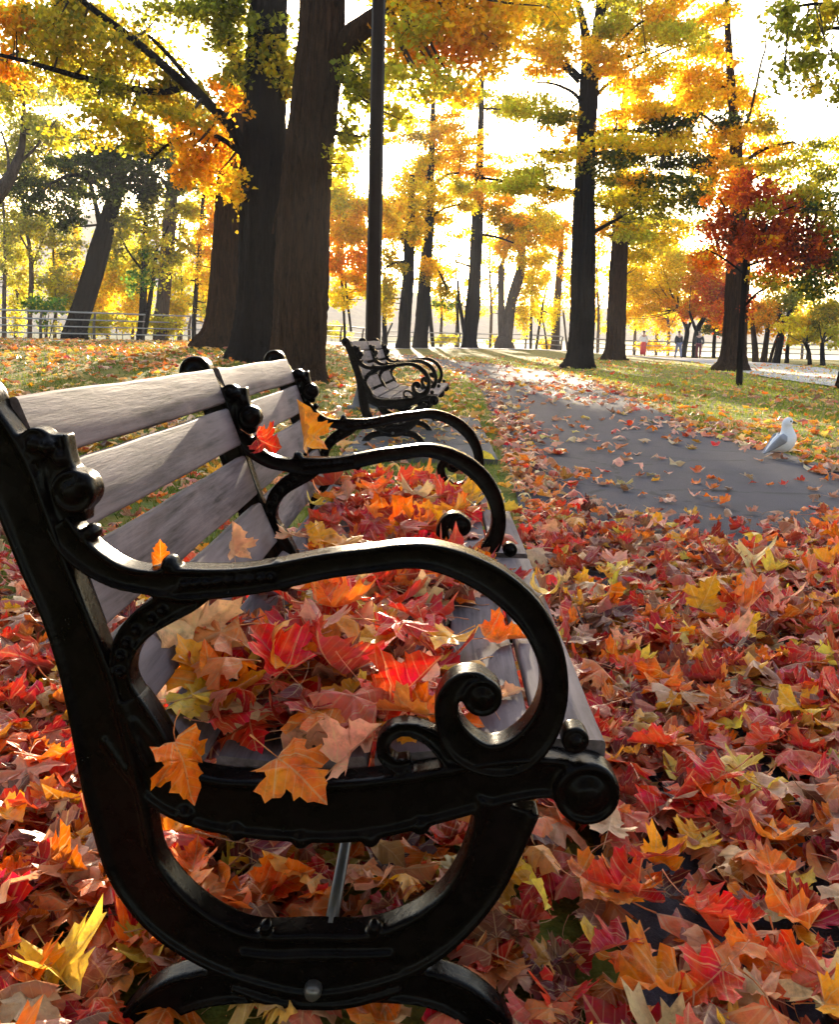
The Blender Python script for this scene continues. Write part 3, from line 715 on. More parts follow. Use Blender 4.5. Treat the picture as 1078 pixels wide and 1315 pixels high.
def foliage(name, pads, d, origin, leaf, parent, segs, cover=1., spread=.55, twigs=True, seed=0):
    """pads: (u, v, ru, rv, colour[, cover]) clumps of leaves hung on twigs around depth d"""
    g = np.random.default_rng(seed + 101); LV_, LC_ = [], []; tw = MB(); more = []
    for pd in pads:                       # loose sprays round each clump, leaving the sky gaps open
        for _ in range(2):
            u = pd[0] + g.normal(0, .75)*pd[2]; v = pd[1] + g.normal(0, .95)*pd[3]
            if not any(a < u < b and c < v < e for a, c, b, e in GAPS) and v < 425: more.append((u, v, pd[2]*.75, pd[3]*.75, pd[4], .8*(pd[5] if len(pd) > 5 else 1)))
    pads = list(pads) + more
    for pd in pads:
        u, v, ru, rv, ck = pd[:5]; cv = cover*(pd[5] if len(pd) > 5 else 1)
        m = d/F; rx, rz = ru*m, rv*m; ry = min(max(rx*.8, rz), 3.2)*(.55 if d > 45 else 1)
        dy = float(np.clip(g.normal(0, spread), -1, 1))*min(rx + .6, 3.0); c = onY(u, v, d + dy)
        if len(segs) and twigs:
            L, q, r = seg_near(c, segs)
            mid = (q + c)/2 + np.array([0, 0, -.06*L]); P = spline([q, mid, c], 4); tw.tube(P - origin, np.linspace(min(.05, r*.5), .008, len(P)), 5, False)
        nb = max(3, int((rx*rz)**.5/(leaf*2.2))); sub = []
        for _ in range(nb*2):
            a = g.normal(0, 1, 3); a /= np.linalg.norm(a); a *= g.random()**.4; e = c + a*[rx, ry, rz]; sub.append(e)
            if twigs and _ < nb: 
                md = (c + e)/2 + [0, 0, .05*rx]; tw.tube(np.array([c, md, e]) - origin, [.010, .007, .004], 4, False)
        sub = np.array(sub)
        n = int(cv*COVER*3.14*rx*rz/(leaf*leaf*.42)*1.0); n = min(n, 14000)
        ix = g.integers(len(sub), size=n); sg = np.array([max(.27*rx, leaf), max(.27*ry, leaf), max(.30*rz, leaf*.8)])
        p = sub[ix] + g.normal(0, 1, (n, 3))*sg
        s = leaf*g.uniform(.55, 1.25, n)[:, None]
        nrm = g.normal(0, 1, (n, 3)) + [0, 0, .6]; nrm /= np.linalg.norm(nrm, axis=1)[:, None]
        t = np.cross(nrm, g.normal(0, 1, (n, 3))); t /= np.linalg.norm(t, axis=1)[:, None] + 1e-9; b = np.cross(nrm, t)
        bend = nrm*s*g.uniform(-.3, .3, (n, 1))
        V = np.stack([p - t*s*.62, p + b*s*.5 + bend - t*s*.1, p + t*s*.62, p - b*s*.5 + bend + t*s*.1], 1)
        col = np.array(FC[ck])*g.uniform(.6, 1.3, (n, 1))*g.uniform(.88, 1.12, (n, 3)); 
        alt = g.random(n) < .18; keys = {'Y': 'YG', 'YG': 'OG', 'YO': 'Y', 'O': 'YO', 'OG': 'G', 'G': 'YG', 'DG': 'OG', 'D': 'DG', 'P': 'YG', 'R': 'RO', 'RO': 'YO', 'RD': 'R', 'BY': 'Y', 'GG': 'YG'}
        col[alt] = np.array(FC[keys[ck]])*g.uniform(.7, 1.2, (alt.sum(), 1))
        LV_.append(V.reshape(-1, 3) - origin); LC_.append(np.repeat(np.clip(col, 0, 1), 4, 0))
    if not LV_: return
    V = np.concatenate(LV_); nq = len(V)//4; C = np.concatenate(LC_); Fq = [np.arange(len(V)).reshape(-1, 4)]; mi = [np.zeros(nq)]
    if tw.V:
        W = np.concatenate(tw.V); Q = np.concatenate(tw.Q) + len(V); Fq.append(Q); mi.append(np.ones(len(Q))); V = np.concatenate([V, W]); C = np.concatenate([C, np.full((len(W), 3), .02)])
    link('crown', mesh_np('crown', V, Fq, False, col=C, midx=np.concatenate(mi)), [M['foliage'], M['twig']], parent)
def wood(mb, pts, d, origin, n=10, dys=0., lumpy=.06, seed=1, flare=False):
    """tapered limb through photo points (u, v, width px) at depth d; returns its 3-D segments"""
    P = spline(pts, 14 if n > 20 else 5); g = np.random.default_rng(seed); L = len(P)
    dy = np.linspace(0, dys, L); X = np.array([onY(p[0], p[1], d + y) for p, y in zip(P, dy)]); r = np.maximum(P[:, 2]*(d/F)*.5, .006)
    T = np.gradient(X, axis=0); T /= np.linalg.norm(T, axis=1)[:, None]; ang = np.linspace(0, 2*np.pi, n, endpoint=False); V = []
    ridge = .045*np.sin(11*ang + g.uniform(0, 6)) + .03*np.sin(17*ang + g.uniform(0, 6)) + g.normal(0, .012, n); ph = g.uniform(0, 6.28, 4); base_z = X[0][2]
    for i in range(L):
        a = np.cross(T[i], [0, 1., 0]); a /= np.linalg.norm(a); b = np.cross(a, T[i])
        zz = X[i][2]; rr = r[i]*(1 + (0 if n < 20 else 1)*(ridge + .035*np.sin(13*ang + 1.6*np.sin(zz*.8+ph[0])) + .03*np.sin(23*ang + 1.8*np.sin(zz*1.7+ph[1])) + g.normal(0, .012, n) + .05*max(0, math.sin(zz*.9 + ph[2]))**8*np.sin(ang + ph[3])) + lumpy*np.sin(3*ang+ph[0]+X[i][2]*.4) + lumpy*.7*np.sin(7*ang+ph[1]) + lumpy*.5*np.sin(2*ang + X[i][2]*1.1+ph[2]) + g.normal(0, lumpy*.22, n))
        if flare and X[i][2] - base_z < 1.0: rr *= 1 + .22*(1 - (X[i][2]-base_z))**2*(1 + np.sin(5*ang+ph[3]))*.7
        V.append(X[i] + (np.cos(ang)*rr)[:, None]*a + (np.sin(ang)*rr)[:, None]*b)
    V = np.concatenate(V); k = np.arange(n); k2 = (k+1) % n
    q = np.concatenate([np.stack([i*n+k, i*n+k2, (i+1)*n+k2, (i+1)*n+k], 1) for i in range(L-1)])
    mb.add(V - origin, q); return [(X[i], X[i+1], r[i]) for i in range(L-1)]
TREES = []
def tree(label, trunk, limbs=(), pads=(), d=None, bark='bark_dark', leaf=.11, cover=1., name='tree', group='trees standing in the park', cat='tree', trunks=(), spread=.55, twigs=True, down=.15):
    """trunk: photo points from the base up; d: depth, or None = where the base meets the ground"""
    if d is None: d = float(hit(trunk[0][0], trunk[0][1])[1])
    X0 = onY(trunk[0][0], trunk[0][1], d); gz = float(terrain(X0[0], X0[1])); origin = np.array([X0[0], X0[1], gz]); sd = len(TREES)*13 + 5
    root = empty(name, origin, label=label, cat=cat, group=group)
    # carry the trunk into the ground
    w0 = trunk[0][2]; vb = project(np.array([X0[0], X0[1], gz - down]))[1]
    tr = ([(trunk[0][0], vb, w0*1.04)] if vb > trunk[0][1] + 1.5 else []) + list(trunk)
    big = w0*(d/F) > .5; mb = MB(); segs = wood(mb, tr, d, origin, 64 if big else 10, 0, .05 if big else .05, sd, flare=big); mb.build('trunk', M[bark], root)
    for t2 in trunks:
        mb = MB(); segs += wood(mb, t2, d, origin, 12, 0, .05, sd+3); mb.build('trunk', M[bark], root)
    for k, lb in enumerate(limbs):
        mb = MB(); dy = float(np.random.default_rng(sd*7+k).uniform(-1.2, 1.2)); segs += wood(mb, lb, d, origin, 8, dy, .06, sd+k+20); mb.build('branch', M[bark], root)
    if len(pads): foliage('crown', pads, d, origin, leaf, root, segs, cover, spread, twigs, sd)
    TREES.append((root, d)); return root

tree('broad brown maple trunk behind the near bench, forking right below its orange crown',
     [(380, 486, 78), (382, 462, 66), (384, 420, 62), (388, 330, 61), (395, 210, 58), (406, 120, 57), (413, 50, 54), (416, -20, 50), (418, -90, 44)],
     [[(424, 92, 30), (446, 54, 30), (474, 30, 26), (515, 2, 21), (560, -28, 15)], [(412, 20, 22), (440, -10, 14), (470, -50, 8)], [(372, 250, 8), (358, 268, 5), (350, 300, 3)]],
     [(560, 40, 62, 34, 'O'), (505, 72, 42, 24, 'YG'), (600, 62, 48, 30, 'O'), (545, 104, 46, 20, 'YG'), (466, 112, 20, 40, 'G'), (640, 32, 28, 26, 'YO'), (472, 62, 20, 22, 'YG'), (520, 14, 52, 22, 'YG'),
      (600, 12, 48, 24, 'YO'), (452, 175, 16, 26, 'G'), (632, 88, 28, 14, 'YO'), (585, 125, 30, 12, 'YO'), (440, 210, 10, 20, 'YG'), (500, 140, 22, 22, 'YG'), (560, -20, 80, 24, 'YO'), (650, -10, 40, 20, 'YO'), (505, 110, 25, 15, 'G')],
     bark='bark_brown', leaf=.095, cover=.85)
tree('thick near-black maple trunk beside the brown one, long dark limb reaching left',
     [(328, 462, 72), (329, 430, 60), (331, 390, 54), (333, 300, 50), (337, 200, 49), (341, 110, 50), (345, 40, 44), (347, -60, 38)],
     [[(318, 202, 18), (300, 166, 14), (270, 135, 12), (226, 98, 10), (175, 54, 9), (122, 14, 7), (90, -12, 6)], [(276, 140, 9), (250, 110, 6), (212, 66, 5), (190, 45, 3)],
      [(310, 196, 8), (280, 176, 6), (250, 172, 5), (215, 186, 4), (190, 208, 3)], [(240, 112, 8), (206, 118, 8), (165, 113, 8), (100, 98, 7), (30, 78, 5), (-20, 66, 4)], [(340, 66, 14), (358, 36, 10), (366, -6, 7)], [(330, 120, 12), (300, 70, 9), (292, 10, 6)]],
     [(120, 50, 66, 28, 'OG'), (42, 36, 44, 26, 'OG'), (8, 78, 20, 24, 'O'), (105, 84, 54, 24, 'YG'), (180, 88, 46, 26, 'OG'), (215, 130, 48, 20, 'OG'), (250, 160, 38, 16, 'O'), (292, 38, 30, 34, 'G'), (335, 92, 40, 26, 'G'),
      (290, 120, 24, 18, 'O'), (352, 78, 26, 22, 'OG'), (150, 122, 40, 16, 'G'), (284, 198, 20, 20, 'O'), (242, 212, 24, 22, 'O'), (205, 18, 40, 14, 'G'), (268, 10, 34, 20, 'G'), (160, 150, 56, 16, 'OG'), (60, 12, 40, 20, 'OG'),
      (20, 20, 30, 20, 'O'), (130, 15, 40, 14, 'OG'), (300, 95, 22, 14, 'OG'), (225, 108, 30, 14, 'G'), (350, 30, 26, 22, 'G'), (320, 20, 26, 26, 'G'), (180, 185, 30, 10, 'G'), (375, 120, 14, 16, 'OG'), (300, 235, 16, 16, 'YO')],
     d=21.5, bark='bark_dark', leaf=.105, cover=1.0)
tree('straight brown trunk with flared roots, third of the trunks close behind the near bench',
     [(280, 448, 62), (284, 425, 42), (289, 380, 36), (293, 300, 33), (297, 225, 30), (301, 150, 26), (304, 80, 18)], [[(298, 215, 10), (285, 190, 7), (268, 178, 4)]],
     [(283, 205, 26, 14, 'O'), (262, 232, 14, 18, 'YO'), (312, 175, 16, 12, 'OG'), (308, 250, 6, 30, 'YO', .6)], bark='bark_brown', leaf=.11)
# beyond the fence on the left
LG = 'trees beyond the fence on the river side'
tree('leaning thick dark trunk beyond the left fence with drooping blackish green boughs',
     [(96, 432, 30), (100, 415, 26), (111, 378, 25), (125, 330, 23), (140, 275, 19), (152, 235, 15), (164, 185, 11), (172, 140, 8)],
     [[(132, 305, 9), (124, 270, 7), (116, 236, 5), (108, 200, 4)], [(150, 240, 7), (185, 215, 5), (215, 205, 3)], [(148, 250, 7), (100, 225, 5), (65, 235, 3)]],
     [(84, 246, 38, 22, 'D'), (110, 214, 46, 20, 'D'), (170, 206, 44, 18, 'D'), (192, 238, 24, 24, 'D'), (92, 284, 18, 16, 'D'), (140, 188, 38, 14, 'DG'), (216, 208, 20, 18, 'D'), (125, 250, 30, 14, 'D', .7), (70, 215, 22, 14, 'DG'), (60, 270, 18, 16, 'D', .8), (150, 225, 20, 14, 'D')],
     d=43, group=LG, cover=.95, leaf=.13)
tree('double slim dark trunk beyond the left fence, right of the leaning one',
     [(180, 432, 11), (183, 400, 10), (186, 330, 8), (188, 250, 5), (190, 190, 3)], [[(188, 340, 3), (205, 315, 2.5), (216, 290, 2)], [(185, 350, 3), (166, 325, 2.5), (155, 305, 2)]],
     [(172, 330, 26, 14, 'G'), (176, 362, 20, 12, 'GG'), (150, 302, 22, 12, 'P'), (195, 310, 16, 14, 'YG', .7), (200, 275, 20, 16, 'P', .8), (205, 350, 10, 20, 'YG', .6), (170, 280, 14, 12, 'G', .7)], trunks=[[(184, 430, 8), (190, 400, 7), (196, 360, 5), (202, 310, 3)]], d=44, group=LG, leaf=.13)
tree('pale grey upright trunk beyond the left fence', [(207, 408, 17), (209, 390, 16), (213, 340, 16), (218, 280, 15), (222, 220, 13), (226, 160, 10), (228, 110, 7)], [[(216, 300, 4), (240, 318, 3), (262, 335, 2)], [(220, 255, 4), (245, 240, 3), (262, 225, 2)]],
     [(236, 268, 22, 16, 'YG'), (240, 320, 18, 14, 'YG', .8), (250, 232, 22, 18, 'G'), (215, 190, 24, 18, 'P'), (240, 150, 26, 18, 'G'), (200, 245, 14, 16, 'P', .7)], d=46, bark='bark_grey', group=LG, leaf=.13)
tree('thin young tree with orange yellow sprays beside the flared brown trunk', [(249, 412, 6), (252, 370, 6), (256, 320, 5), (261, 250, 4)], [],
     [(268, 330, 14, 22, 'YO'), (262, 300, 14, 14, 'YO'), (270, 365, 10, 16, 'YO'), (276, 280, 10, 20, 'O'), (246, 345, 10, 12, 'Y', .6), (262, 395, 12, 10, 'YG', .7), (270, 255, 12, 16, 'YO')], d=44, group=LG, leaf=.12)
tree('thin stemmed tree far left beyond the fence with a lace of olive leaves', [(38, 404, 6), (40, 360, 6), (38, 320, 5), (30, 270, 4), (26, 200, 3)], [[(39, 345, 3), (52, 315, 2), (62, 290, 1.6)], [(38, 325, 3), (24, 300, 2), (12, 285, 1.5)]],
     [(30, 150, 40, 18, 'P', .7), (62, 182, 40, 20, 'P', .7), (30, 212, 30, 20, 'P', .7), (18, 250, 24, 24, 'P', .6), (60, 232, 32, 18, 'P', .5), (40, 282, 32, 16, 'P', .7), (20, 310, 22, 14, 'P', .6), (62, 300, 20, 12, 'P', .5), (92, 126, 38, 18, 'P', .7), (50, 112, 38, 16, 'P', .8), (15, 180, 20, 20, 'P', .6), (85, 160, 26, 16, 'P', .6)], d=47, bark='bark_grey', group=LG, leaf=.12)
tree('slim pole-like tree at the far left end of the fence', [(5, 432, 6), (5, 380, 5), (6, 330, 4), (4, 260, 3)], [], [(4, 300, 14, 20, 'P', .5), (10, 340, 14, 10, 'P', .5), (2, 255, 14, 14, 'P', .5)], d=45, bark='bark_grey', group=LG)
tree('leaning grey limbed tree entering from the left beside the fence', [(-62, 452, 28), (-46, 350, 24), (-20, 272, 20), (0, 245, 17), (15, 222, 13), (27, 190, 8), (30, 150, 5), (30, 110, 3)], [[(20, 212, 5), (45, 190, 3), (60, 165, 2)], [(10, 232, 4), (10, 200, 3), (2, 170, 2)]],
     [(10, 130, 24, 18, 'YG', .6), (40, 160, 20, 14, 'P', .6), (5, 105, 24, 14, 'OG', .7), (-30, 120, 30, 26, 'OG')], d=30, bark='bark_grey', group=LG)
def bush(label, u, v, ru, rv, ck, d, name='bush', cover=1., leaf=.12):
    X = onY(u, v, d); g = float(terrain(X[0], X[1])); o = np.array([X[0], X[1], g]); root = empty(name, o, label=label, cat='bush', group='bushes beyond the fence'); mb = MB()
    segs = []; m = d/F
    for k in range(4):
        tip = np.array([X[0] + R.normal(0, .5)*ru*m, X[1] + R.normal(0, .3), X[2] + rv*m*.4]); P = spline([[o[0], o[1], g-.05], (o + tip)/2 + R.normal(0, .05, 3), tip], 4)
        mb.tube(P - o, np.linspace(.035, .01, len(P)), 5, False); segs += [(P[i], P[i+1], .02) for i in range(len(P)-1)]
    mb.build('stem', M['twig'], root)
    n = max(2, int(ru/12)); pads = [(u + R.normal(0, .45)*ru, v + R.normal(0, .35)*rv, ru*R.uniform(.4, .7), rv*R.uniform(.5, .75), ck) for _ in range(n+2)]
    foliage('crown', pads, d, o, leaf, root, segs, cover, .5, True, int(u)+int(v))
bush('bright green bush behind the left fence', 57, 395, 17, 12, 'GG', 43)
bush('large yellow bush between the leaning trunk and the double trunk', 150, 378, 38, 34, 'Y', 50, cover=.8)
bush('yellow bush hugging the left side of the leaning trunk', 88, 350, 20, 38, 'Y', 50, cover=.8)
bush('round yellow bush right of the pale grey trunk', 226, 394, 16, 14, 'Y', 47)
bush('low olive bush along the left fence foot', 120, 415, 34, 16, 'YG', 45, cover=.7)
bush('low straw coloured bush under the double trunk', 205, 420, 40, 14, 'YG', 46, cover=.7)
for u, v0, h, ck, lb in ((20, 430, 105, 'YG', 'wispy yellow green sapling nearest the far left fence end'), (70, 430, 130, 'P', 'wispy olive sapling left of the leaning trunk'), (138, 432, 120, 'BY', 'wispy bright yellow sapling right of the leaning trunk'),
                          (170, 432, 95, 'Y', 'short yellow sapling left of the double trunk'), (232, 434, 150, 'YG', 'wispy yellow green sapling right of the pale grey trunk'), (262, 434, 80, 'BY', 'short bright yellow sapling beside the flared brown trunk')):
    tree(lb, [(u, v0, 4.5), (u + 2, v0 - h*.4, 3.4), (u - 2, v0 - h*.8, 2.4), (u + 1, v0 - h*1.1, 1.6)], [], [(u + R.normal(0, 9), v0 - h*f, R.uniform(14, 24), R.uniform(10, 17), ck, .55) for f in (.35, .5, .65, .8, .95, 1.1)] + [(u + R.normal(0, 22), v0 - h*R.uniform(.4, 1.1), 14, 10, 'YG', .5) for _ in range(3)], d=48 + (u % 7), group=LG, leaf=.13, bark='bark_grey')
# middle distance
MG = 'trees along the waterside'
tree('slender pair of bare stems under a glowing orange yellow crown beside the lamp pole', [(443, 428, 3.4), (441, 385, 3.4), (439, 340, 4), (444, 250, 4), (446, 200, 3)], [[(440, 330, 2.5), (455, 315, 2), (468, 300, 1.5)]],
     [(438, 262, 24, 20, 'Y'), (452, 300, 24, 20, 'YO'), (434, 338, 20, 18, 'O'), (460, 338, 16, 18, 'O'), (440, 380, 22, 9, 'Y'), (462, 268, 16, 18, 'YO'), (458, 374, 18, 9, 'Y'), (430, 300, 14, 18, 'YO'), (446, 358, 24, 10, 'YO'), (430, 240, 16, 14, 'YO'), (470, 318, 10, 18, 'O'), (440, 215, 14, 12, 'YO'), (460, 265, 22, 14, 'Y'), (500, 285, 18, 20, 'YO'), (445, 285, 26, 16, 'O')], trunks=[[(451, 426, 3), (448, 400, 3), (445, 375, 3), (443, 350, 2.6)]], d=52, group=MG, leaf=.14, cover=1.25)
tree('straight dark trunk just right of the lamp pole, left one of a close pair', [(517, 445, 17), (519, 430, 15.5), (521, 400, 15), (525, 350, 13), (526, 310, 12), (528, 270, 9), (529, 225, 6)], [[(523, 335, 4), (505, 338, 3), (494, 345, 2)], [(527, 290, 4), (510, 270, 3), (496, 262, 2)]],
     [(520, 232, 26, 16, 'Y'), (515, 282, 20, 14, 'YO'), (500, 328, 16, 12, 'OG'), (502, 368, 12, 22, 'OG'), (535, 300, 14, 12, 'YO'), (508, 258, 20, 14, 'Y'), (505, 300, 14, 12, 'OG'), (500, 395, 8, 16, 'OG', .7), (515, 345, 12, 10, 'OG')], group=MG, leaf=.15, d=60)
tree('straight dark trunk with mossy yellow sprays, right one of the close pair', [(539, 446, 18), (540, 430, 17), (543, 400, 16), (547, 340, 13), (551, 300, 12), (553, 240, 9), (556, 150, 6), (558, 90, 4)], [[(548, 330, 4), (562, 345, 3), (575, 372, 2)], [(553, 240, 4), (575, 225, 3), (590, 222, 2)], [(552, 280, 4), (570, 268, 3), (592, 262, 2)]],
     [(560, 244, 38, 18, 'Y'), (552, 280, 34, 14, 'Y'), (560, 205, 34, 18, 'YO'), (592, 268, 18, 12, 'Y'), (566, 370, 16, 12, 'OG'), (571, 392, 12, 9, 'GG', .8), (580, 300, 16, 10, 'Y', .7), (535, 225, 20, 14, 'YO'), (556, 345, 14, 10, 'YO'), (590, 240, 16, 10, 'YG'), (545, 175, 24, 10, 'OG', .8), (575, 350, 10, 10, 'YO', .6), (566, 315, 10, 10, 'YG', .6), (535, 270, 24, 18, 'Y'), (540, 160, 30, 14, 'YO'), (570, 170, 26, 10, 'YO'), (545, 205, 20, 14, 'Y'), (530, 310, 14, 12, 'Y')], group=MG, leaf=.15, d=62, spread=.7)
tree('tall straight lone waterside trunk left of the tall dark maple', [(603, 447, 19), (604, 430, 17.5), (607, 400, 17), (610, 350, 15), (613, 290, 14), (616, 230, 10), (618, 160, 7), (620, 90, 5), (621, 30, 3)], [[(610, 345, 3), (598, 340, 3), (585, 336, 2)], [(613, 300, 4), (640, 305, 3), (660, 312, 2)], [(615, 238, 4), (650, 232, 3), (680, 226, 2)], [(618, 140, 3), (640, 140, 2.5), (665, 142, 2)]],
     [(606, 126, 30, 11, 'YG'), (640, 140, 34, 12, 'YG'), (590, 222, 26, 10, 'YO'), (622, 216, 34, 12, 'YO'), (600, 180, 22, 6, 'YG', .5), (630, 252, 36, 12, 'YO'), (600, 245, 22, 12, 'Y'), (640, 275, 30, 12, 'OG'), (618, 272, 14, 9, 'O'), (585, 200, 20, 9, 'Y'), (660, 262, 24, 10, 'O'), (575, 180, 16, 8, 'YO', .6), (648, 290, 20, 10, 'OG'), (600, 300, 10, 8, 'YG', .4), (625, 105, 16, 8, 'YG', .5)], group=MG, d=68, leaf=.16)
tree('grey twin trunk splitting low into a thin and a thick bent stem', [(649, 448, 22), (649, 438, 20), (652, 428, 13), (657, 390, 12), (664, 365, 13), (669, 345, 11), (670, 320, 9), (668, 285, 6)], [[(643, 345, 6), (650, 325, 4), (655, 305, 3)]],
     [(672, 310, 34, 18, 'Y'), (690, 330, 18, 10, 'Y'), (684, 290, 30, 14, 'Y'), (655, 302, 22, 14, 'YO'), (680, 358, 12, 10, 'Y', .7), (674, 400, 12, 18, 'Y', .6), (700, 300, 22, 16, 'YO'), (660, 280, 22, 10, 'O'), (640, 330, 10, 8, 'G', .6), (700, 270, 24, 10, 'YG')], trunks=[[(646, 440, 10), (644, 410, 9), (644, 375, 8.5), (644, 345, 8)]], d=72, bark='bark_grey', group=MG, leaf=.16)
tree('faint thin leaning trunk between the twin trunk and the tall dark maple', [(713, 452, 11), (714, 430, 10), (716, 390, 9), (719, 350, 8), (721, 318, 6), (723, 290, 4)], [[(724, 400, 2.5), (727, 430, 2.5), (729, 449, 3)]], [(722, 312, 14, 10, 'O', .8), (712, 300, 16, 12, 'YO'), (726, 345, 9, 12, 'YO', .5), (730, 290, 14, 10, 'YO')], d=74, bark='bark_grey', group=MG, leaf=.16)
tree('spindly yellow sapling right of the grey twin trunk', [(682, 449, 3.5), (683, 400, 3), (684, 350, 2.4)], [[(683, 420, 1.6), (676, 395, 1.4), (672, 380, 1)]], [(680, 378, 12, 22, 'BY', .6), (686, 345, 14, 14, 'BY', .6), (672, 410, 10, 18, 'BY', .6), (690, 400, 9, 16, 'BY', .5)], d=72, group=MG, leaf=.14)
tree('spindly forked sapling with yellow leaves, left of the faint leaning trunk', [(689, 449, 3.5), (693, 420, 3), (698, 390, 2.6), (703, 368, 2)], [[(694, 420, 2), (688, 400, 1.6)], [(703, 449, 2.5), (700, 425, 2), (696, 405, 1.5)]], [(698, 360, 14, 18, 'BY', .6), (690, 385, 10, 14, 'BY', .5), (705, 400, 10, 22, 'BY', .5)], d=73, group=MG, leaf=.14)
tree('thin dark trunk leaning left beside the tall straight waterside trunk', [(597, 432, 5), (594, 410, 5), (590, 385, 4), (588, 360, 3)], [], [(585, 350, 14, 9, 'YO', .6), (592, 330, 12, 8, 'OG', .5)], d=76, group=MG, trunks=[[(589, 428, 3), (588, 400, 3), (588, 380, 2.5)]])
tree('thin dark trunk close behind the pair beside the lamp pole', [(556, 440, 5), (553, 410, 5), (551, 380, 4.5), (550, 350, 4)], [], [(560, 352, 12, 9, 'OG', .6)], d=72, group=MG)
tree('slim dark trunk showing between the lamp pole and the close pair', [(495, 436, 6), (494, 415, 6), (494, 390, 5), (494, 350, 4)], [[(496, 434, 3), (500, 424, 2), (504, 415, 2)]], [(492, 380, 6, 16, 'OG', .7)], d=64, group=MG)
FG = 'thin far trees on the river bank'
for u, v0, h, ck, dd, lb in ((566, 446, 120, 'YO', 84, 'thin far bank tree nearest the close pair of trunks'), (586, 447, 95, 'YG', 88, 'thin far bank tree just left of the lone waterside trunk'), (630, 448, 130, 'Y', 86, 'thin far bank tree between the lone trunk and the grey twin trunk'),
                             (735, 452, 110, 'YO', 84, 'thin far bank tree touching the left side of the tall dark maple'), (768, 453, 120, 'Y', 85, 'thin far bank tree between the tall maple and the reddish trunk'), (815, 456, 90, 'BY', 86, 'thin far bank tree just right of the reddish trunk'),
                             (843, 457, 100, 'Y', 88, 'thin far bank tree between the skirted walker and the jacketed one'), (858, 458, 80, 'YO', 84, 'thin far bank tree close left of the jacketed walker'), (930, 462, 90, 'YG', 84, 'thin far bank tree showing left of the big brown trunk'), (1030, 470, 80, 'Y', 76, 'thin far bank tree behind the bright yellow crown')):
    tree(lb, [(u, v0, 4.2), (u + 1.5, v0 - h*.4, 3.4), (u - 1, v0 - h*.8, 2.4), (u + 1, v0 - h*1.15, 1.5)], [[(u + 1, v0 - h*.45, 2), (u + 9, v0 - h*.62, 1.6), (u + 14, v0 - h*.8, 1)]], [(u + R.normal(0, 8), v0 - h*f, R.uniform(12, 20), R.uniform(8, 14), ck, .5) for f in (.45, .6, .75, .9, 1.1)], d=dd, group=FG, leaf=.17, bark='bark_grey')
for u, v, ru, ck, lb in ((845, 446, 24, 'YO', 'low golden bush behind the distant railing by the walkers'), (572, 436, 20, 'YG', 'low yellow green bush behind the railing near the lone trunk'), (640, 440, 16, 'Y', 'low yellow bush behind the railing by the grey twin trunk'), (700, 442, 18, 'Y', 'low yellow bush behind the railing left of the tall maple'), (430, 424, 16, 'YG', 'low yellow green bush behind the railing right of the brown trunk')):
    bush(lb, u, v, ru, 9, ck, 82, cover=.7, leaf=.15)
# the tall dark maple and its neighbours
tree('tall dark straight maple right of the path, with layered golden boughs on both sides',
     [(743, 473, 42), (745, 458, 33), (747, 430, 30), (749, 390, 29), (750, 330, 28), (752, 250, 24), (754, 180, 22), (757, 120, 21), (759, 84, 20)],
     [[(757, 92, 16), (755, 60, 13), (749, 26, 9), (741, 2, 7), (734, -24, 6)], [(761, 98, 17), (764, 68, 16), (769, 35, 14), (773, 0, 12), (776, -44, 9)], [(746, 100, 7), (730, 85, 5), (700, 72, 4), (668, 52, 3), (640, 36, 2)], [(744, 106, 5), (720, 84, 4), (690, 78, 3), (665, 74, 2)],
      [(745, 128, 5), (735, 118, 4), (712, 108, 3), (690, 106, 2)], [(746, 200, 6), (722, 195, 4), (690, 196, 3)], [(744, 248, 6), (710, 242, 5), (660, 235, 4), (618, 228, 3)], [(763, 82, 5), (790, 62, 4), (815, 35, 3), (840, 20, 2)], [(763, 126, 5), (785, 105, 4), (830, 78, 3), (870, 60, 2)],
      [(764, 172, 6), (800, 168, 5), (850, 171, 4), (885, 176, 3)], [(764, 198, 5), (800, 194, 4), (850, 196, 3)], [(760, 110, 4), (790, 80, 3), (830, 66, 2.5)], [(760, 300, 5), (778, 290, 4), (800, 278, 3)]],
     [(692, 30, 34, 16, 'Y'), (716, 20, 24, 14, 'YG'), (652, 8, 30, 10, 'YG'), (690, 62, 34, 15, 'YO'), (718, 54, 18, 18, 'Y'), (715, 90, 22, 10, 'YO'), (682, 140, 42, 12, 'YG'), (716, 152, 24, 12, 'G'), (735, 172, 16, 10, 'YO'), (722, 196, 28, 9, 'Y'), (692, 222, 36, 13, 'YG'),
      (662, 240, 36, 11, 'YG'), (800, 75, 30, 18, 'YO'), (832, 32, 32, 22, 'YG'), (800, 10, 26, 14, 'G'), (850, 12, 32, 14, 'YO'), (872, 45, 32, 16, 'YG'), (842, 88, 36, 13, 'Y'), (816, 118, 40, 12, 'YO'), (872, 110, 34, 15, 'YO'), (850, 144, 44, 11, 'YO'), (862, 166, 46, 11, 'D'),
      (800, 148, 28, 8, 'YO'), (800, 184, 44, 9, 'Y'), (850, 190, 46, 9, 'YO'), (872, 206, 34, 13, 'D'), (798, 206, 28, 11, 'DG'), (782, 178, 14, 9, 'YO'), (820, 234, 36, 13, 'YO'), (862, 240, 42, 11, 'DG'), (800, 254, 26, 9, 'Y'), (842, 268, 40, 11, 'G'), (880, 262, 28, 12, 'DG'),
      (776, 230, 16, 14, 'G', .8), (770, 265, 14, 10, 'YG', .7), (712, 250, 30, 9, 'YO'), (790, 28, 20, 16, 'YG'), (765, 195, 12, 8, 'YO'), (745, -10, 60, 18, 'YG'), (850, -12, 60, 14, 'YG'), (890, 145, 26, 14, 'YO')], bark='bark_dark', leaf=.105, cover=1.15, spread=.8)
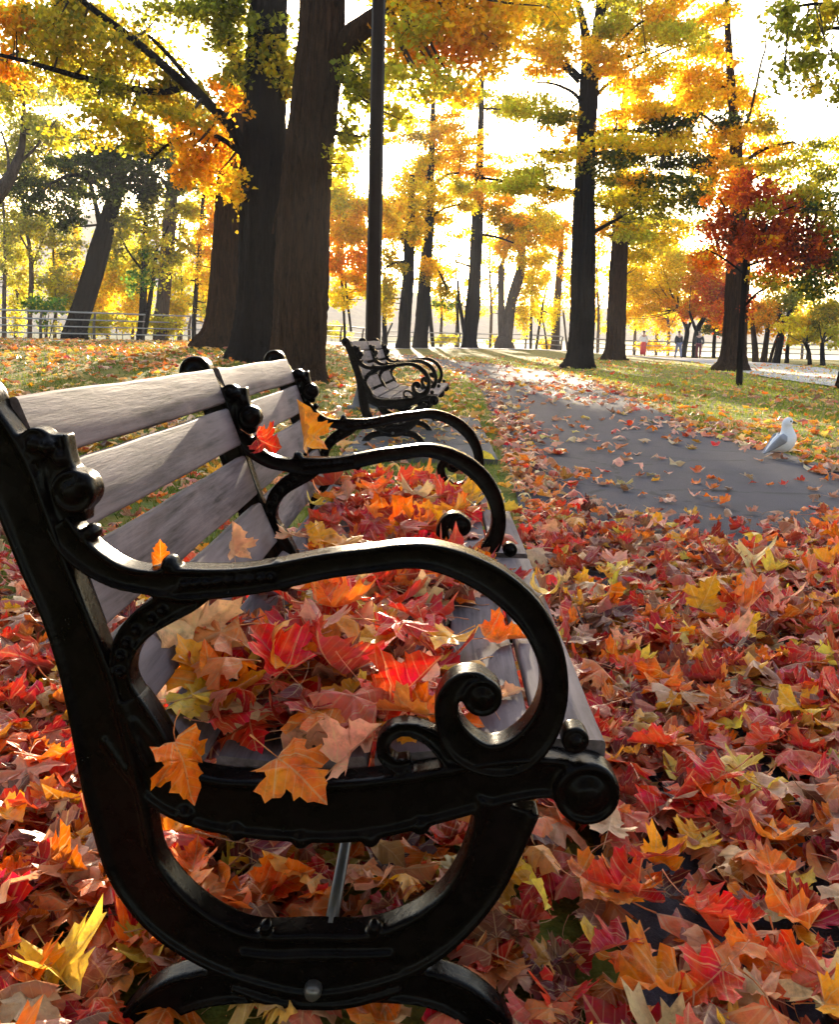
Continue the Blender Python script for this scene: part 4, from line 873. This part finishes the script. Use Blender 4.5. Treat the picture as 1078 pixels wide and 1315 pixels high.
tree('reddish barked straight trunk close behind the tall dark maple on its right', [(788, 462, 28), (790, 445, 24), (792, 400, 22), (794, 350, 21), (797, 295, 19), (799, 240, 14), (801, 180, 10), (803, 120, 6)], [[(799, 330, 4), (806, 315, 3), (815, 300, 2)], [(799, 345, 3), (806, 352, 2)]],
     [(832, 308, 34, 13, 'YG'), (786, 290, 22, 10, 'YO'), (792, 256, 28, 13, 'Y'), (830, 332, 28, 11, 'Y'), (815, 285, 26, 12, 'YO'), (860, 300, 30, 14, 'Y'), (770, 300, 14, 8, 'YO', .7), (850, 285, 28, 10, 'OG')], bark='bark_brown', leaf=.135)
tree('big brown trunk right of the walkers, crown golden above and rust red below', [(941, 476, 44), (943, 462, 33), (945, 430, 29), (947, 395, 27), (950, 330, 25), (949, 250, 18), (944, 170, 12), (939, 100, 9), (935, 30, 7), (934, -30, 5)],
     [[(960, 205, 5), (985, 190, 4), (1020, 182, 3)], [(950, 200, 3), (968, 130, 3), (978, 82, 2.5), (984, 60, 2), (985, 25, 1.5)], [(946, 190, 5), (925, 165, 4), (895, 140, 3)], [(948, 240, 5), (975, 225, 4), (1020, 205, 3), (1060, 190, 2)], [(941, 120, 3), (920, 105, 3), (900, 92, 2)]],
     [(908, 92, 28, 13, 'YO'), (930, 112, 28, 15, 'YO'), (912, 62, 24, 12, 'YO'), (902, 134, 34, 13, 'YO'), (950, 132, 24, 16, 'YO'), (948, 166, 28, 14, 'YO'), (985, 162, 20, 16, 'OG', .6), (915, 18, 26, 12, 'YO'), (1002, 190, 30, 10, 'YO', .8), (1040, 206, 36, 11, 'YG'), (1062, 226, 26, 13, 'G'), (962, 206, 22, 14, 'YO'),
      (920, 190, 24, 12, 'YO'), (898, 40, 16, 14, 'YG'), (935, 8, 12, 8, 'OG', .6), (935, 220, 26, 14, 'YO'), (905, 222, 24, 12, 'YO'), (1000, 222, 30, 12, 'YG'), (910, 250, 20, 12, 'YO'), (945, 395, 10, 40, 'R', .8), (940, 330, 16, 18, 'R')], bark='bark_brown', leaf=.12, spread=.8)
tree('young tree with thin black stem and rust red crown on the right lawn',
     [(950, 495, 8.5), (951, 470, 8), (953, 430, 7.6), (956, 380, 7), (958, 340, 6.5), (960, 300, 5), (962, 260, 3.5), (964, 225, 2)], [[(957, 393, 3.4), (975, 375, 2.8), (1002, 364, 2), (1030, 360, 1.5)], [(958, 342, 3.4), (985, 334, 2.8), (1015, 330, 2)], [(957, 352, 3), (930, 332, 2.4), (908, 320, 1.8)], [(960, 300, 3), (985, 280, 2.4), (1020, 265, 1.8)], [(960, 310, 2.6), (940, 280, 2), (925, 255, 1.5)]],
     [(932, 298, 28, 18, 'R'), (965, 250, 26, 18, 'R'), (990, 290, 34, 20, 'R'), (1002, 260, 30, 18, 'R'), (1030, 300, 34, 22, 'RD'), (1050, 338, 28, 22, 'RD'), (1002, 340, 30, 18, 'RO'), (1040, 366, 30, 14, 'DG'), (975, 322, 26, 14, 'RO'), (1062, 290, 24, 22, 'OG'), (1060, 315, 26, 18, 'R'), (1045, 250, 24, 14, 'OG'), (930, 260, 24, 16, 'RO'), (912, 334, 20, 14, 'RO'),
      (1020, 330, 26, 14, 'R', .8), (985, 365, 22, 10, 'OG', .8), (960, 300, 20, 20, 'RD'), (1005, 310, 20, 20, 'R', .7), (1068, 330, 20, 20, 'DG'), (1030, 270, 30, 14, 'OG'), (940, 240, 18, 14, 'RO', .7), (1075, 260, 26, 20, 'DG')], leaf=.085, cover=.85, spread=.9)
RG = 'small trees by the far walk on the right'
tree('small yellow maple with forked dark trunk just right of the walkers\' heads', [(878, 465, 7), (880, 445, 6.4), (883, 425, 6), (878, 410, 5), (872, 398, 4)], [[(883, 425, 4), (890, 408, 3.4), (896, 395, 2.5)]],
     [(836, 345, 40, 22, 'Y'), (868, 332, 38, 20, 'Y'), (850, 374, 38, 13, 'BY'), (816, 394, 28, 13, 'YO'), (838, 312, 30, 14, 'Y'), (888, 368, 30, 16, 'BY'), (800, 372, 14, 14, 'BY'), (860, 352, 34, 20, 'BY'), (880, 385, 26, 12, 'BY'), (800, 405, 16, 10, 'YO'), (826, 370, 22, 12, 'BY'), (900, 345, 22, 18, 'BY')], d=66, group=RG, leaf=.14, cover=.75)
tree('small orange red maple with a spreading fork behind the second walker', [(893, 466, 9), (893, 445, 7.5), (896, 425, 7), (905, 408, 5.5), (915, 396, 4)], [[(896, 428, 4.5), (890, 412, 3.5), (886, 400, 2.5)]],
     [(906, 384, 28, 18, 'RO'), (928, 398, 24, 14, 'RO'), (888, 400, 20, 11, 'O'), (920, 364, 24, 14, 'RO'), (940, 375, 18, 18, 'R'), (900, 364, 18, 12, 'O'), (935, 412, 16, 10, 'O')], d=63, group=RG, leaf=.14, cover=1.3)
tree('small dark green tree between the orange maple and the big brown trunk', [(917, 463, 5), (918, 440, 4.5), (920, 420, 4)], [], [(916, 422, 16, 8, 'DG'), (930, 416, 14, 9, 'DG'), (906, 424, 9, 5, 'DG', .7)], d=66, group=RG, leaf=.13)
tree('brown curving trunk right of the young red tree, orange tufts above', [(971, 466, 9), (970, 445, 7.5), (968, 425, 6), (966, 405, 5)], [], [(968, 405, 14, 12, 'YO', .8), (976, 420, 10, 10, 'O', .7)], d=52, bark='bark_brown', group=RG, leaf=.13)
tree('dark trunk leaning right under orange tufts, by the far walk', [(981, 467, 10), (984, 445, 7), (987, 420, 6), (988, 400, 5)], [[(989, 466, 5), (994, 448, 4), (1000, 430, 3)]], [(988, 402, 16, 12, 'O', .8), (978, 395, 16, 10, 'YO', .8), (994, 420, 8, 12, 'O', .6)], d=52, bark='bark_brown', group=RG, leaf=.13)
tree('dark forked tree like a letter Y left of the bright yellow crown', [(997, 468, 11), (1001, 448, 9), (1004, 430, 8.5), (1003, 412, 7), (1001, 395, 5), (999, 380, 4)], [[(1004, 428, 6.5), (1011, 412, 6), (1016, 398, 4.5), (1019, 385, 3)]], [(1005, 382, 22, 12, 'OG'), (992, 392, 16, 10, 'OG'), (1018, 385, 16, 12, 'G'), (1002, 440, 5, 10, 'RO', .5)], d=51, group=RG, leaf=.13)
tree('small bright yellow crowned tree by the far walk', [(1041, 474, 5.5), (1040, 455, 5), (1036, 440, 4)], [[(1040, 455, 3), (1036, 446, 2.5), (1033, 440, 2)]], [(1036, 428, 20, 11, 'BY'), (1030, 414, 18, 11, 'BY'), (1046, 434, 14, 8, 'BY'), (1026, 432, 12, 8, 'BY'), (1040, 412, 14, 9, 'YO')], d=49, group=RG, leaf=.13, cover=1.4)
tree('olive crowned tree with a short dark trunk right of the bright yellow one', [(1058, 476, 7), (1057, 455, 6), (1057, 440, 5)], [], [(1062, 420, 20, 20, 'YG'), (1066, 396, 20, 18, 'OG'), (1052, 408, 12, 12, 'G'), (1074, 430, 14, 14, 'YG')], d=48, group=RG, leaf=.13)
tree('slim dark trunk between the forked tree and the bright yellow crown', [(1011, 469, 6), (1012, 450, 5), (1014, 435, 4), (1016, 420, 3)], [], [(1016, 420, 12, 8, 'YG', .7), (1020, 438, 9, 6, 'YG', .5)], d=53, group=RG, leaf=.13)
tree('dark trunk at the right edge of the view, on the lawn', [(1092, 505, 40), (1091, 490, 26), (1093, 460, 20), (1095, 420, 18), (1098, 350, 14)], [], [(1110, 330, 26, 30, 'DG')], d=22, bark='bark_brown', group=RG)
tree('tree off to the right whose olive green spray hangs into the sky', [(1165, 530, 46), (1160, 400, 38), (1155, 200, 32), (1150, 60, 24), (1140, -40, 16)], [[(1152, 90, 12), (1118, 50, 8), (1078, 36, 5), (1048, 44, 3), (1030, 70, 2)], [(1150, 40, 10), (1100, 10, 6), (1050, 5, 4), (1015, 10, 2.5)]],
     [(1012, 20, 22, 16, 'G', .8), (1035, 48, 24, 16, 'G', .8), (1060, 20, 20, 12, 'OG', .8), (1026, 82, 20, 13, 'G', .8), (1040, 112, 14, 8, 'OG', .8), (1008, 100, 16, 10, 'G', .5), (1075, 10, 16, 12, 'OG'), (1040, 90, 12, 10, 'G'), (1065, 70, 14, 8, 'G', .5), (1110, 60, 30, 40, 'G')], d=17, leaf=.095)

# unseen trees added behind the camera to block sky light from that side
def added_shade_tree(x, y, h, r, ck, label):
    g = np.random.default_rng(int(abs(x*31 + y*7)) + 3); o = np.array([x, y, float(terrain(x, y))]); root = empty('tree', o, label=label, cat='tree', group='added trees behind the camera, out of view')
    mb = MB(); P = spline([(0, 0, -.1), (.1, 0, h*.3), (-.05, .1, h*.6), (0, 0, h*.92)], 5); mb.tube(P, np.linspace(.45, .08, len(P)), 14); mb.build('trunk', M['bark_dark'], root)
    n = 5200; C = []
    for _ in range(60):
        a = g.normal(0, 1, 3); a /= np.linalg.norm(a); C.append(a*g.random()**.4*[r, r, h*.42] + [0, 0, h*.56])
    C = np.array(C); p = C[g.integers(60, size=n)] + g.normal(0, .75, (n, 3)); s = g.uniform(.2, .42, n)[:, None]
    nrm = g.normal(0, 1, (n, 3)); nrm /= np.linalg.norm(nrm, axis=1)[:, None]; t = np.cross(nrm, g.normal(0, 1, (n, 3))); t /= np.linalg.norm(t, axis=1)[:, None]; b = np.cross(nrm, t)
    V = np.stack([p - t*s*.6, p + b*s*.5, p + t*s*.6, p - b*s*.5], 1).reshape(-1, 3); col = np.repeat(np.array(FC[ck])*g.uniform(.5, 1.1, (n, 1)), 4, 0)
    link('crown', mesh_np('crown', V, np.arange(len(V)).reshape(-1, 4), False, col=col), [M['foliage']], root)
for x, y, h, r, ck, lb in ((-15, -5, 13, 5, 'DG', 'added unseen dark green tree behind the camera, leftmost'), (-8, -10, 15, 5.5, 'OG', 'added unseen olive gold tree behind the camera, left of the path'), (-1.5, -8, 14, 5, 'D', 'added unseen blackish green tree behind the camera, in the middle'),
                           (6, -9, 15, 5.5, 'OG', 'added unseen olive gold tree behind the camera, right of the path'), (13, -5, 13, 5, 'RD', 'added unseen dark red tree behind the camera, rightmost')): added_shade_tree(x, y, h, r, ck, lb)

# ------------------------------------------------------------------ fence along the water
def fence(label, xs, spacing, h, rails, rr, name='railing_fence'):
    ln = np.array([(x, float(fence_y(x))) for x in np.linspace(*xs, 200)]); s = np.concatenate([[0], np.cumsum(np.linalg.norm(np.diff(ln, axis=0), axis=1))])
    def at(t): return np.array([np.interp(t, s, ln[:, 0]), np.interp(t, s, ln[:, 1])])
    a = at(0); o = np.array([a[0], a[1], float(terrain(*a))]); root = empty(name, o, label=label, cat='fence', group='railing fence along the water')
    n = max(2, int(s[-1]/spacing)); ts = np.linspace(0, s[-1], n + 1)
    P = np.array([[*at(t), float(terrain(*at(t)))] for t in ts])
    for k, z in enumerate(rails):
        mb = MB(); mb.tube(P + [0, -.05, z] - o, rr*(1.35 if k == 0 else 1), 6); mb.build('rail', M['steel'], root)
    for p in P:
        mb = MB(); mb.tube(np.array([p + [-.02, .06, -.1], p + [.0, .05, h*.6], p + [.09, .04, h-.02]]) - o, [.075, .065, .055], 6); mb.build('post', M['dark_steel'], root)
fence('pale four railed fence with dark leaning posts on the left, before the leaning trunk', (-30, -9.5), 2.3, 1.2, (1.2, .88, .58, .28), .028)
fence('low stretch of pale railing seen between the brown trunk and the tall dark maple', (-9, 9.5), 2.6, 1.05, (1.05, .72, .38), .03)
fence('distant railing behind the walkers and the small maples on the right', (10, 46), 2.8, 1.05, (1.05, .72, .38), .035)

# ------------------------------------------------------------------ lamp pole
def lamp():
    p = hit(476, 525); o = np.array([p[0], p[1], float(terrain(p[0], p[1]))]); d = p[1]
    root = empty('lamp_pole', o, label='tall tapering dark brown lamp pole rising behind the second bench on a flared grey base', cat='lamp pole')
    A = onY(478.5, 470, d); B = onY(489.5, -160, d); k = (B - A)/(B[2]-A[2])
    P = [A + k*(z - A[2]) for z in (o[2]+.1, 2.0, 4.0, 6.0)]; top = P[-1]
    mb = MB(); mb.tube(np.array(P) - o, [.108, .10, .092, .083], 8, flat=.9); mb.build('pole', M['pole'], root, smooth=False)
    b = P[0]; mb = MB(); zz = [-.02, .035, .04, .12, .45, .62, .64]; rr = [.34, .34, .27, .25, .165, .135, .11]
    mb.tube(np.array([[b[0]+.0, b[1], o[2]+z] for z in zz]) - o, rr, 20); mb.build('base_cover', M['concrete'], root)
    mb = MB(); mb.tube(np.array([top + [0, 0, z] for z in (-.02, .06, .1)]) - o, [.10, .10, .05], 12); mb.build('cap', M['pole'], root)
    mb = MB(); mb.tube(np.array([top + [0, 0, .1], top + [0, 0, .45], top + [.0, 0, .62]]) - o, [.10, .24, .05], 16); mb.build('lantern', M['steel'], root)
lamp()

# ------------------------------------------------------------------ ring of bodies grown with the Skin modifier
def skin(name, verts, edges, radii, mat, parent, sub=2, root_i=0):
    me = bpy.data.meshes.new('sk'); me.from_pydata([tuple(v) for v in verts], edges, []); o = link('sk', me)
    md = o.modifiers.new('skin', 'SKIN'); md.use_smooth_shade = True; md.branch_smoothing = .4
    for i, r in enumerate(radii):
        rr = r if isinstance(r, tuple) else (r, r); me.skin_vertices[0].data[i].radius = rr
    me.skin_vertices[0].data[root_i].use_root = True
    ss = o.modifiers.new('sub', 'SUBSURF'); ss.levels = ss.render_levels = sub
    dg = bpy.context.evaluated_depsgraph_get(); out = bpy.data.meshes.new_from_object(o.evaluated_get(dg)); out.name = name
    bpy.data.objects.remove(o); out.materials.clear(); out.polygons.foreach_set('use_smooth', np.ones(len(out.polygons), bool))
    return link(name, out, [mat], parent)
MS = plain('skin_tone', (.42, .24, .17), .6, .1)
def person(u, v, d, label, top, legs, hair, stride=.16, rz=0., skirt=False):
    X = onY(u, v, d); o = np.array([X[0], X[1], float(terrain(X[0], X[1]))]); root = empty('person', o, rz=rz, label=label, cat='person', group='people strolling on the far walk')
    s = stride
    V = [(0, 0, .93), (0, 0, 1.12), (0, 0, 1.36), (0, 0, 1.47), (0, .0, 1.56), (0, -.01, 1.66),
         (.10, 0, .90), (.11, -s*.5, .50), (.11, -s, .08), (.11, -s-.12, .03), (-.10, 0, .90), (-.11, s*.2, .50), (-.11, s, .09), (-.11, s-.12, .03),
         (.19, 0, 1.40), (.25, .04, 1.14), (.24, -.03, .90), (.24, -.05, .80), (-.19, 0, 1.40), (-.25, .02, 1.14), (-.24, -.07, .90), (-.24, -.09, .80)]
    E = [(0, 1), (1, 2), (2, 3), (3, 4), (4, 5), (0, 6), (6, 7), (7, 8), (8, 9), (0, 10), (10, 11), (11, 12), (12, 13), (2, 14), (14, 15), (15, 16), (16, 17), (2, 18), (18, 19), (19, 20), (20, 21)]
    Rr = [(.14, .10), (.13, .10), (.15, .10), .055, .075, .085, .085, .055, .04, .03, .085, .055, .04, .03, .06, .045, .033, .035, .06, .045, .033, .035]
    skin('body', V, E, Rr, MS, root)
    T = [0, 1, 2, 14, 15, 16, 18, 19, 20]; ix = {j: k for k, j in enumerate(T)}
    skin('jacket', [V[j] if j else (0, 0, .88) for j in T], [(ix[a], ix[b]) for a, b in E if a in ix and b in ix], [(.19, .15), (.17, .14), (.185, .14), .085, .07, .055, .085, .07, .055], top, root)
    if skirt:
        mb = MB(); mb.tube([(0, 0, 1.0), (0, 0, .8), (0, 0, .4), (0, 0, .12)], [.15, .19, .21, .23], 14); mb.build('skirt', legs, root)
    else:
        T = [0, 6, 7, 8, 10, 11, 12]; ix = {j: k for k, j in enumerate(T)}
        skin('trousers', [V[j] for j in T], [(ix[a], ix[b]) for a, b in E if a in ix and b in ix], [(.16, .13), .11, .08, .07, .11, .08, .07], legs, root)
    for a, b in ((8, 9), (12, 13)): skin('shoe', [V[a], V[b]], [(0, 1)], [.05, .045], M['iron'], root, 1)
    mb = MB(); mb.sphere((0, .015, 1.685), (.09, .10, .085), 12, 8); mb.build('hair', hair, root)
navy = plain('dark_navy_cloth', (.025, .022, .03), .9); jean = plain('faded_denim', (.16, .17, .26), .9); maroon = plain('maroon_cloth', (.12, .02, .03), .9); redc = plain('red_cloth', (.62, .06, .06), .8); white = plain('white_cloth', (.75, .72, .7), .8); hair = plain('brown_hair', (.05, .025, .015), .7)
person(871, 460, 62, 'person in a dark jacket and faded jeans strolling on the far walk', navy, jean, hair, .2, .3)
person(897, 463, 61, 'person in a dark jacket and maroon trousers half hidden by the orange maple trunk', navy, maroon, hair, .12, -.4)
person(826, 457, 66, 'person in a white top and long red skirt standing by the distant railing', white, redc, hair, .02, 0, True)

# ------------------------------------------------------------------ gull
def gull():
    p = hit(1003, 590); d = p[1]; o = np.array([p[0], p[1], float(terrain(p[0], p[1])) + .008]); m = d/F
    root = empty('gull', o, label='white gull with pale grey wings standing at the asphalt edge, looking right', cat='bird')
    wt = NT('white_feathers'); f = wt.noise(wt.coord('Object', (30, 30, 60)), 2, 3); wt.base(wt.mix(f, (.62, .60, .64), (.80, .78, .80)), .8, .2); wt.bump(f, .3, .004)
    gw = NT('grey_wing_feathers'); g = gw.noise(gw.coord('Object', (20, 20, 90)), 2, 3); gw.base(gw.mix(g, (.20, .20, .24), (.38, .37, .41)), .8, .2); gw.bump(g, .5, .004)
    C = spline([(984, 580, 3), (990, 576, 10), (998, 571.5, 20), (1006, 568, 27), (1011.5, 562, 25), (1012, 554.5, 17.5), (1011.5, 548.5, 13.5), (1012.5, 543, 13.5), (1015.5, 541.5, 10.5), (1018.2, 541.8, 5)], 4)
    n = 16; V = []; X = np.array([onY(a[0], a[1], d) for a in C]) - o; r = C[:, 2]*m/2; T = np.gradient(X, axis=0); T /= np.linalg.norm(T, axis=1)[:, None]
    ang = np.linspace(0, 2*np.pi, n, endpoint=False)
    for i in range(len(C)):
        b = np.array([0, 1., 0]); a = np.cross(T[i], b); a /= np.linalg.norm(a); V.append(X[i] + (np.cos(ang)*r[i])[:, None]*a + (np.sin(ang)*r[i]*(.8 if i < 26 else .9))[:, None]*b)
    k = np.arange(n); k2 = (k+1) % n; q = np.concatenate([np.stack([i*n+k, i*n+k2, (i+1)*n+k2, (i+1)*n+k], 1) for i in range(len(C)-1)])
    V = np.concatenate(V); nv = len(V); V = np.vstack([V, X[0], X[-1]]); t = np.concatenate([np.stack([np.full(n, nv), k2, k], 1), np.stack([np.full(n, nv+1), nv-n+k, nv-n+k2], 1)])
    mb = MB(); mb.add(V, q, t); mb.build('body', wt.m, root)
    for s in (-1, 1):                                            # folded wings lying along the flanks
        W = spline([(1006.5, 558, 7), (1003, 562, 12), (997.5, 567.5, 11), (991, 573.5, 8), (984.5, 579.5, 4), (980.5, 582, 1.5)], 5); w = MB(); P = np.array([onY(a[0], a[1], d) for a in W]) - o
        off = np.interp(np.arange(len(W)), [0, 6, 14, len(W)-1], [.055, .078, .045, .012]); P[:, 1] += s*off; V = []; R_ = W[:, 2]*m/2; T = np.gradient(P, axis=0); T /= np.linalg.norm(T, axis=1)[:, None]
        for i in range(len(W)):
            b = np.array([0, 1., 0]); a = np.cross(T[i], b); a /= np.linalg.norm(a); V.append(P[i] + (np.cos(ang)*R_[i])[:, None]*a + (np.sin(ang)*.016)[:, None]*b)
        q = np.concatenate([np.stack([i*n+k, i*n+k2, (i+1)*n+k2, (i+1)*n+k], 1) for i in range(len(W)-1)]); V = np.concatenate(V); nv = len(V); V = np.vstack([V, P[0], P[-1]])
        t = np.concatenate([np.stack([np.full(n, nv), k2, k], 1), np.stack([np.full(n, nv+1), nv-n+k, nv-n+k2], 1)]); w.add(V, q, t); w.build('wing', gw.m, root)
        mb = MB(); e = onY(1014.8, 540.6, d) - o; mb.sphere(e + [0, s*.034, 0], (.0075, .005, .0085), 10, 6); mb.build('eye', M['iron'], root)
        leg = MB(); a = onY(1005.5 + s*2, 582, d) - o; leg.tube([a + [0, s*.03, 0], [a[0]-.004, s*.03, .03], [a[0], s*.03, .004]], [.010, .008, .008], 6)
        for dx in (-.5, 0, .5): leg.tube([[a[0], s*.03, .004], [a[0]+.045, s*.03+dx*.04, .002]], [.005, .003], 5)
        leg.build('leg', plain('gull_leg_skin', (.42, .16, .09), .6), root)
    mb = MB(); a = onY(1017.2, 542, d) - o; b = onY(1024.3, 543.2, d) - o; mb.tube(np.array([a, (a+b)/2 + [0, 0, .003], b - [0, 0, .004]]), [.014, .011, .003], 8); mb.build('beak', plain('beak_horn', (.12, .08, .04), .5), root)
gull()

# ------------------------------------------------------------------ haze
HAZE = .0005
def haze():
    m = bpy.data.materials.new('haze_air'); m.use_nodes = True; n = m.node_tree.nodes; n.clear(); out = n.new('ShaderNodeOutputMaterial'); v = n.new('ShaderNodeVolumePrincipled')
    v.inputs['Color'].default_value = (.97, .95, .96, 1); v.inputs['Density'].default_value = HAZE; v.inputs['Anisotropy'].default_value = .15
    m.node_tree.links.new(v.outputs[0], out.inputs['Volume'])
    mb = MB(); mb.box((0, 740, 22), (790, 790, 32)); tag(mb.build('haze', m, smooth=False), kind='stuff')
if HAZE: haze()

# ------------------------------------------------------------------ light, sky, camera
SUN_EL, SUN_AZ = math.radians(9.4), math.radians(-3.0)      # azimuth from +Y towards +X
def light():
    w = bpy.data.worlds.new('World'); SC.world = w; w.use_nodes = True; nt = w.node_tree
    sky = nt.nodes.new('ShaderNodeTexSky'); sky.sky_type = 'NISHITA'; sky.sun_disc = False
    sky.sun_elevation = SUN_EL; sky.sun_rotation = SUN_AZ; sky.air_density = 1.0; sky.dust_density = 2.0; sky.ozone_density = 1.0
    bg = nt.nodes['Background']; hs = nt.nodes.new('ShaderNodeHueSaturation'); hs.inputs['Saturation'].default_value = .95; nt.links.new(sky.outputs[0], hs.inputs['Color']); nt.links.new(hs.outputs[0], bg.inputs[0]); bg.inputs[1].default_value = .15
    l = bpy.data.lights.new('sun', 'SUN'); l.energy = 5.0; l.angle = math.radians(.5); l.color = (1, .83, .60)
    o = bpy.data.objects.new('sun', l); COL.objects.link(o)
    d = Vector((math.sin(SUN_AZ)*math.cos(SUN_EL), math.cos(SUN_AZ)*math.cos(SUN_EL), math.sin(SUN_EL)))
    o.rotation_euler = d.to_track_quat('Z', 'Y').to_euler(); o.location = (0, 30, 60)
light()
def camera():
    c = bpy.data.cameras.new('camera'); o = bpy.data.objects.new('camera', c); COL.objects.link(o)
    c.sensor_fit = 'VERTICAL'; c.sensor_height = 24.; c.lens = 24.*F/PH; c.clip_start = .05; c.clip_end = 4000
    o.matrix_world = Matrix.Translation((0, 0, CAMZ)) @ Matrix.Rotation(YAW, 4, 'Z') @ Matrix.Rotation(math.pi/2 - PITCH, 4, 'X') @ Matrix.Rotation(ROLL, 4, 'Z')
    SC.camera = o
camera()
SC.view_settings.view_transform = 'Standard'; SC.view_settings.look = 'None'; SC.view_settings.exposure = 2.55; SC.view_settings.gamma = 1
SC.cycles.max_bounces = 7; SC.cycles.diffuse_bounces = 3; SC.cycles.glossy_bounces = 3; SC.cycles.transmission_bounces = 5
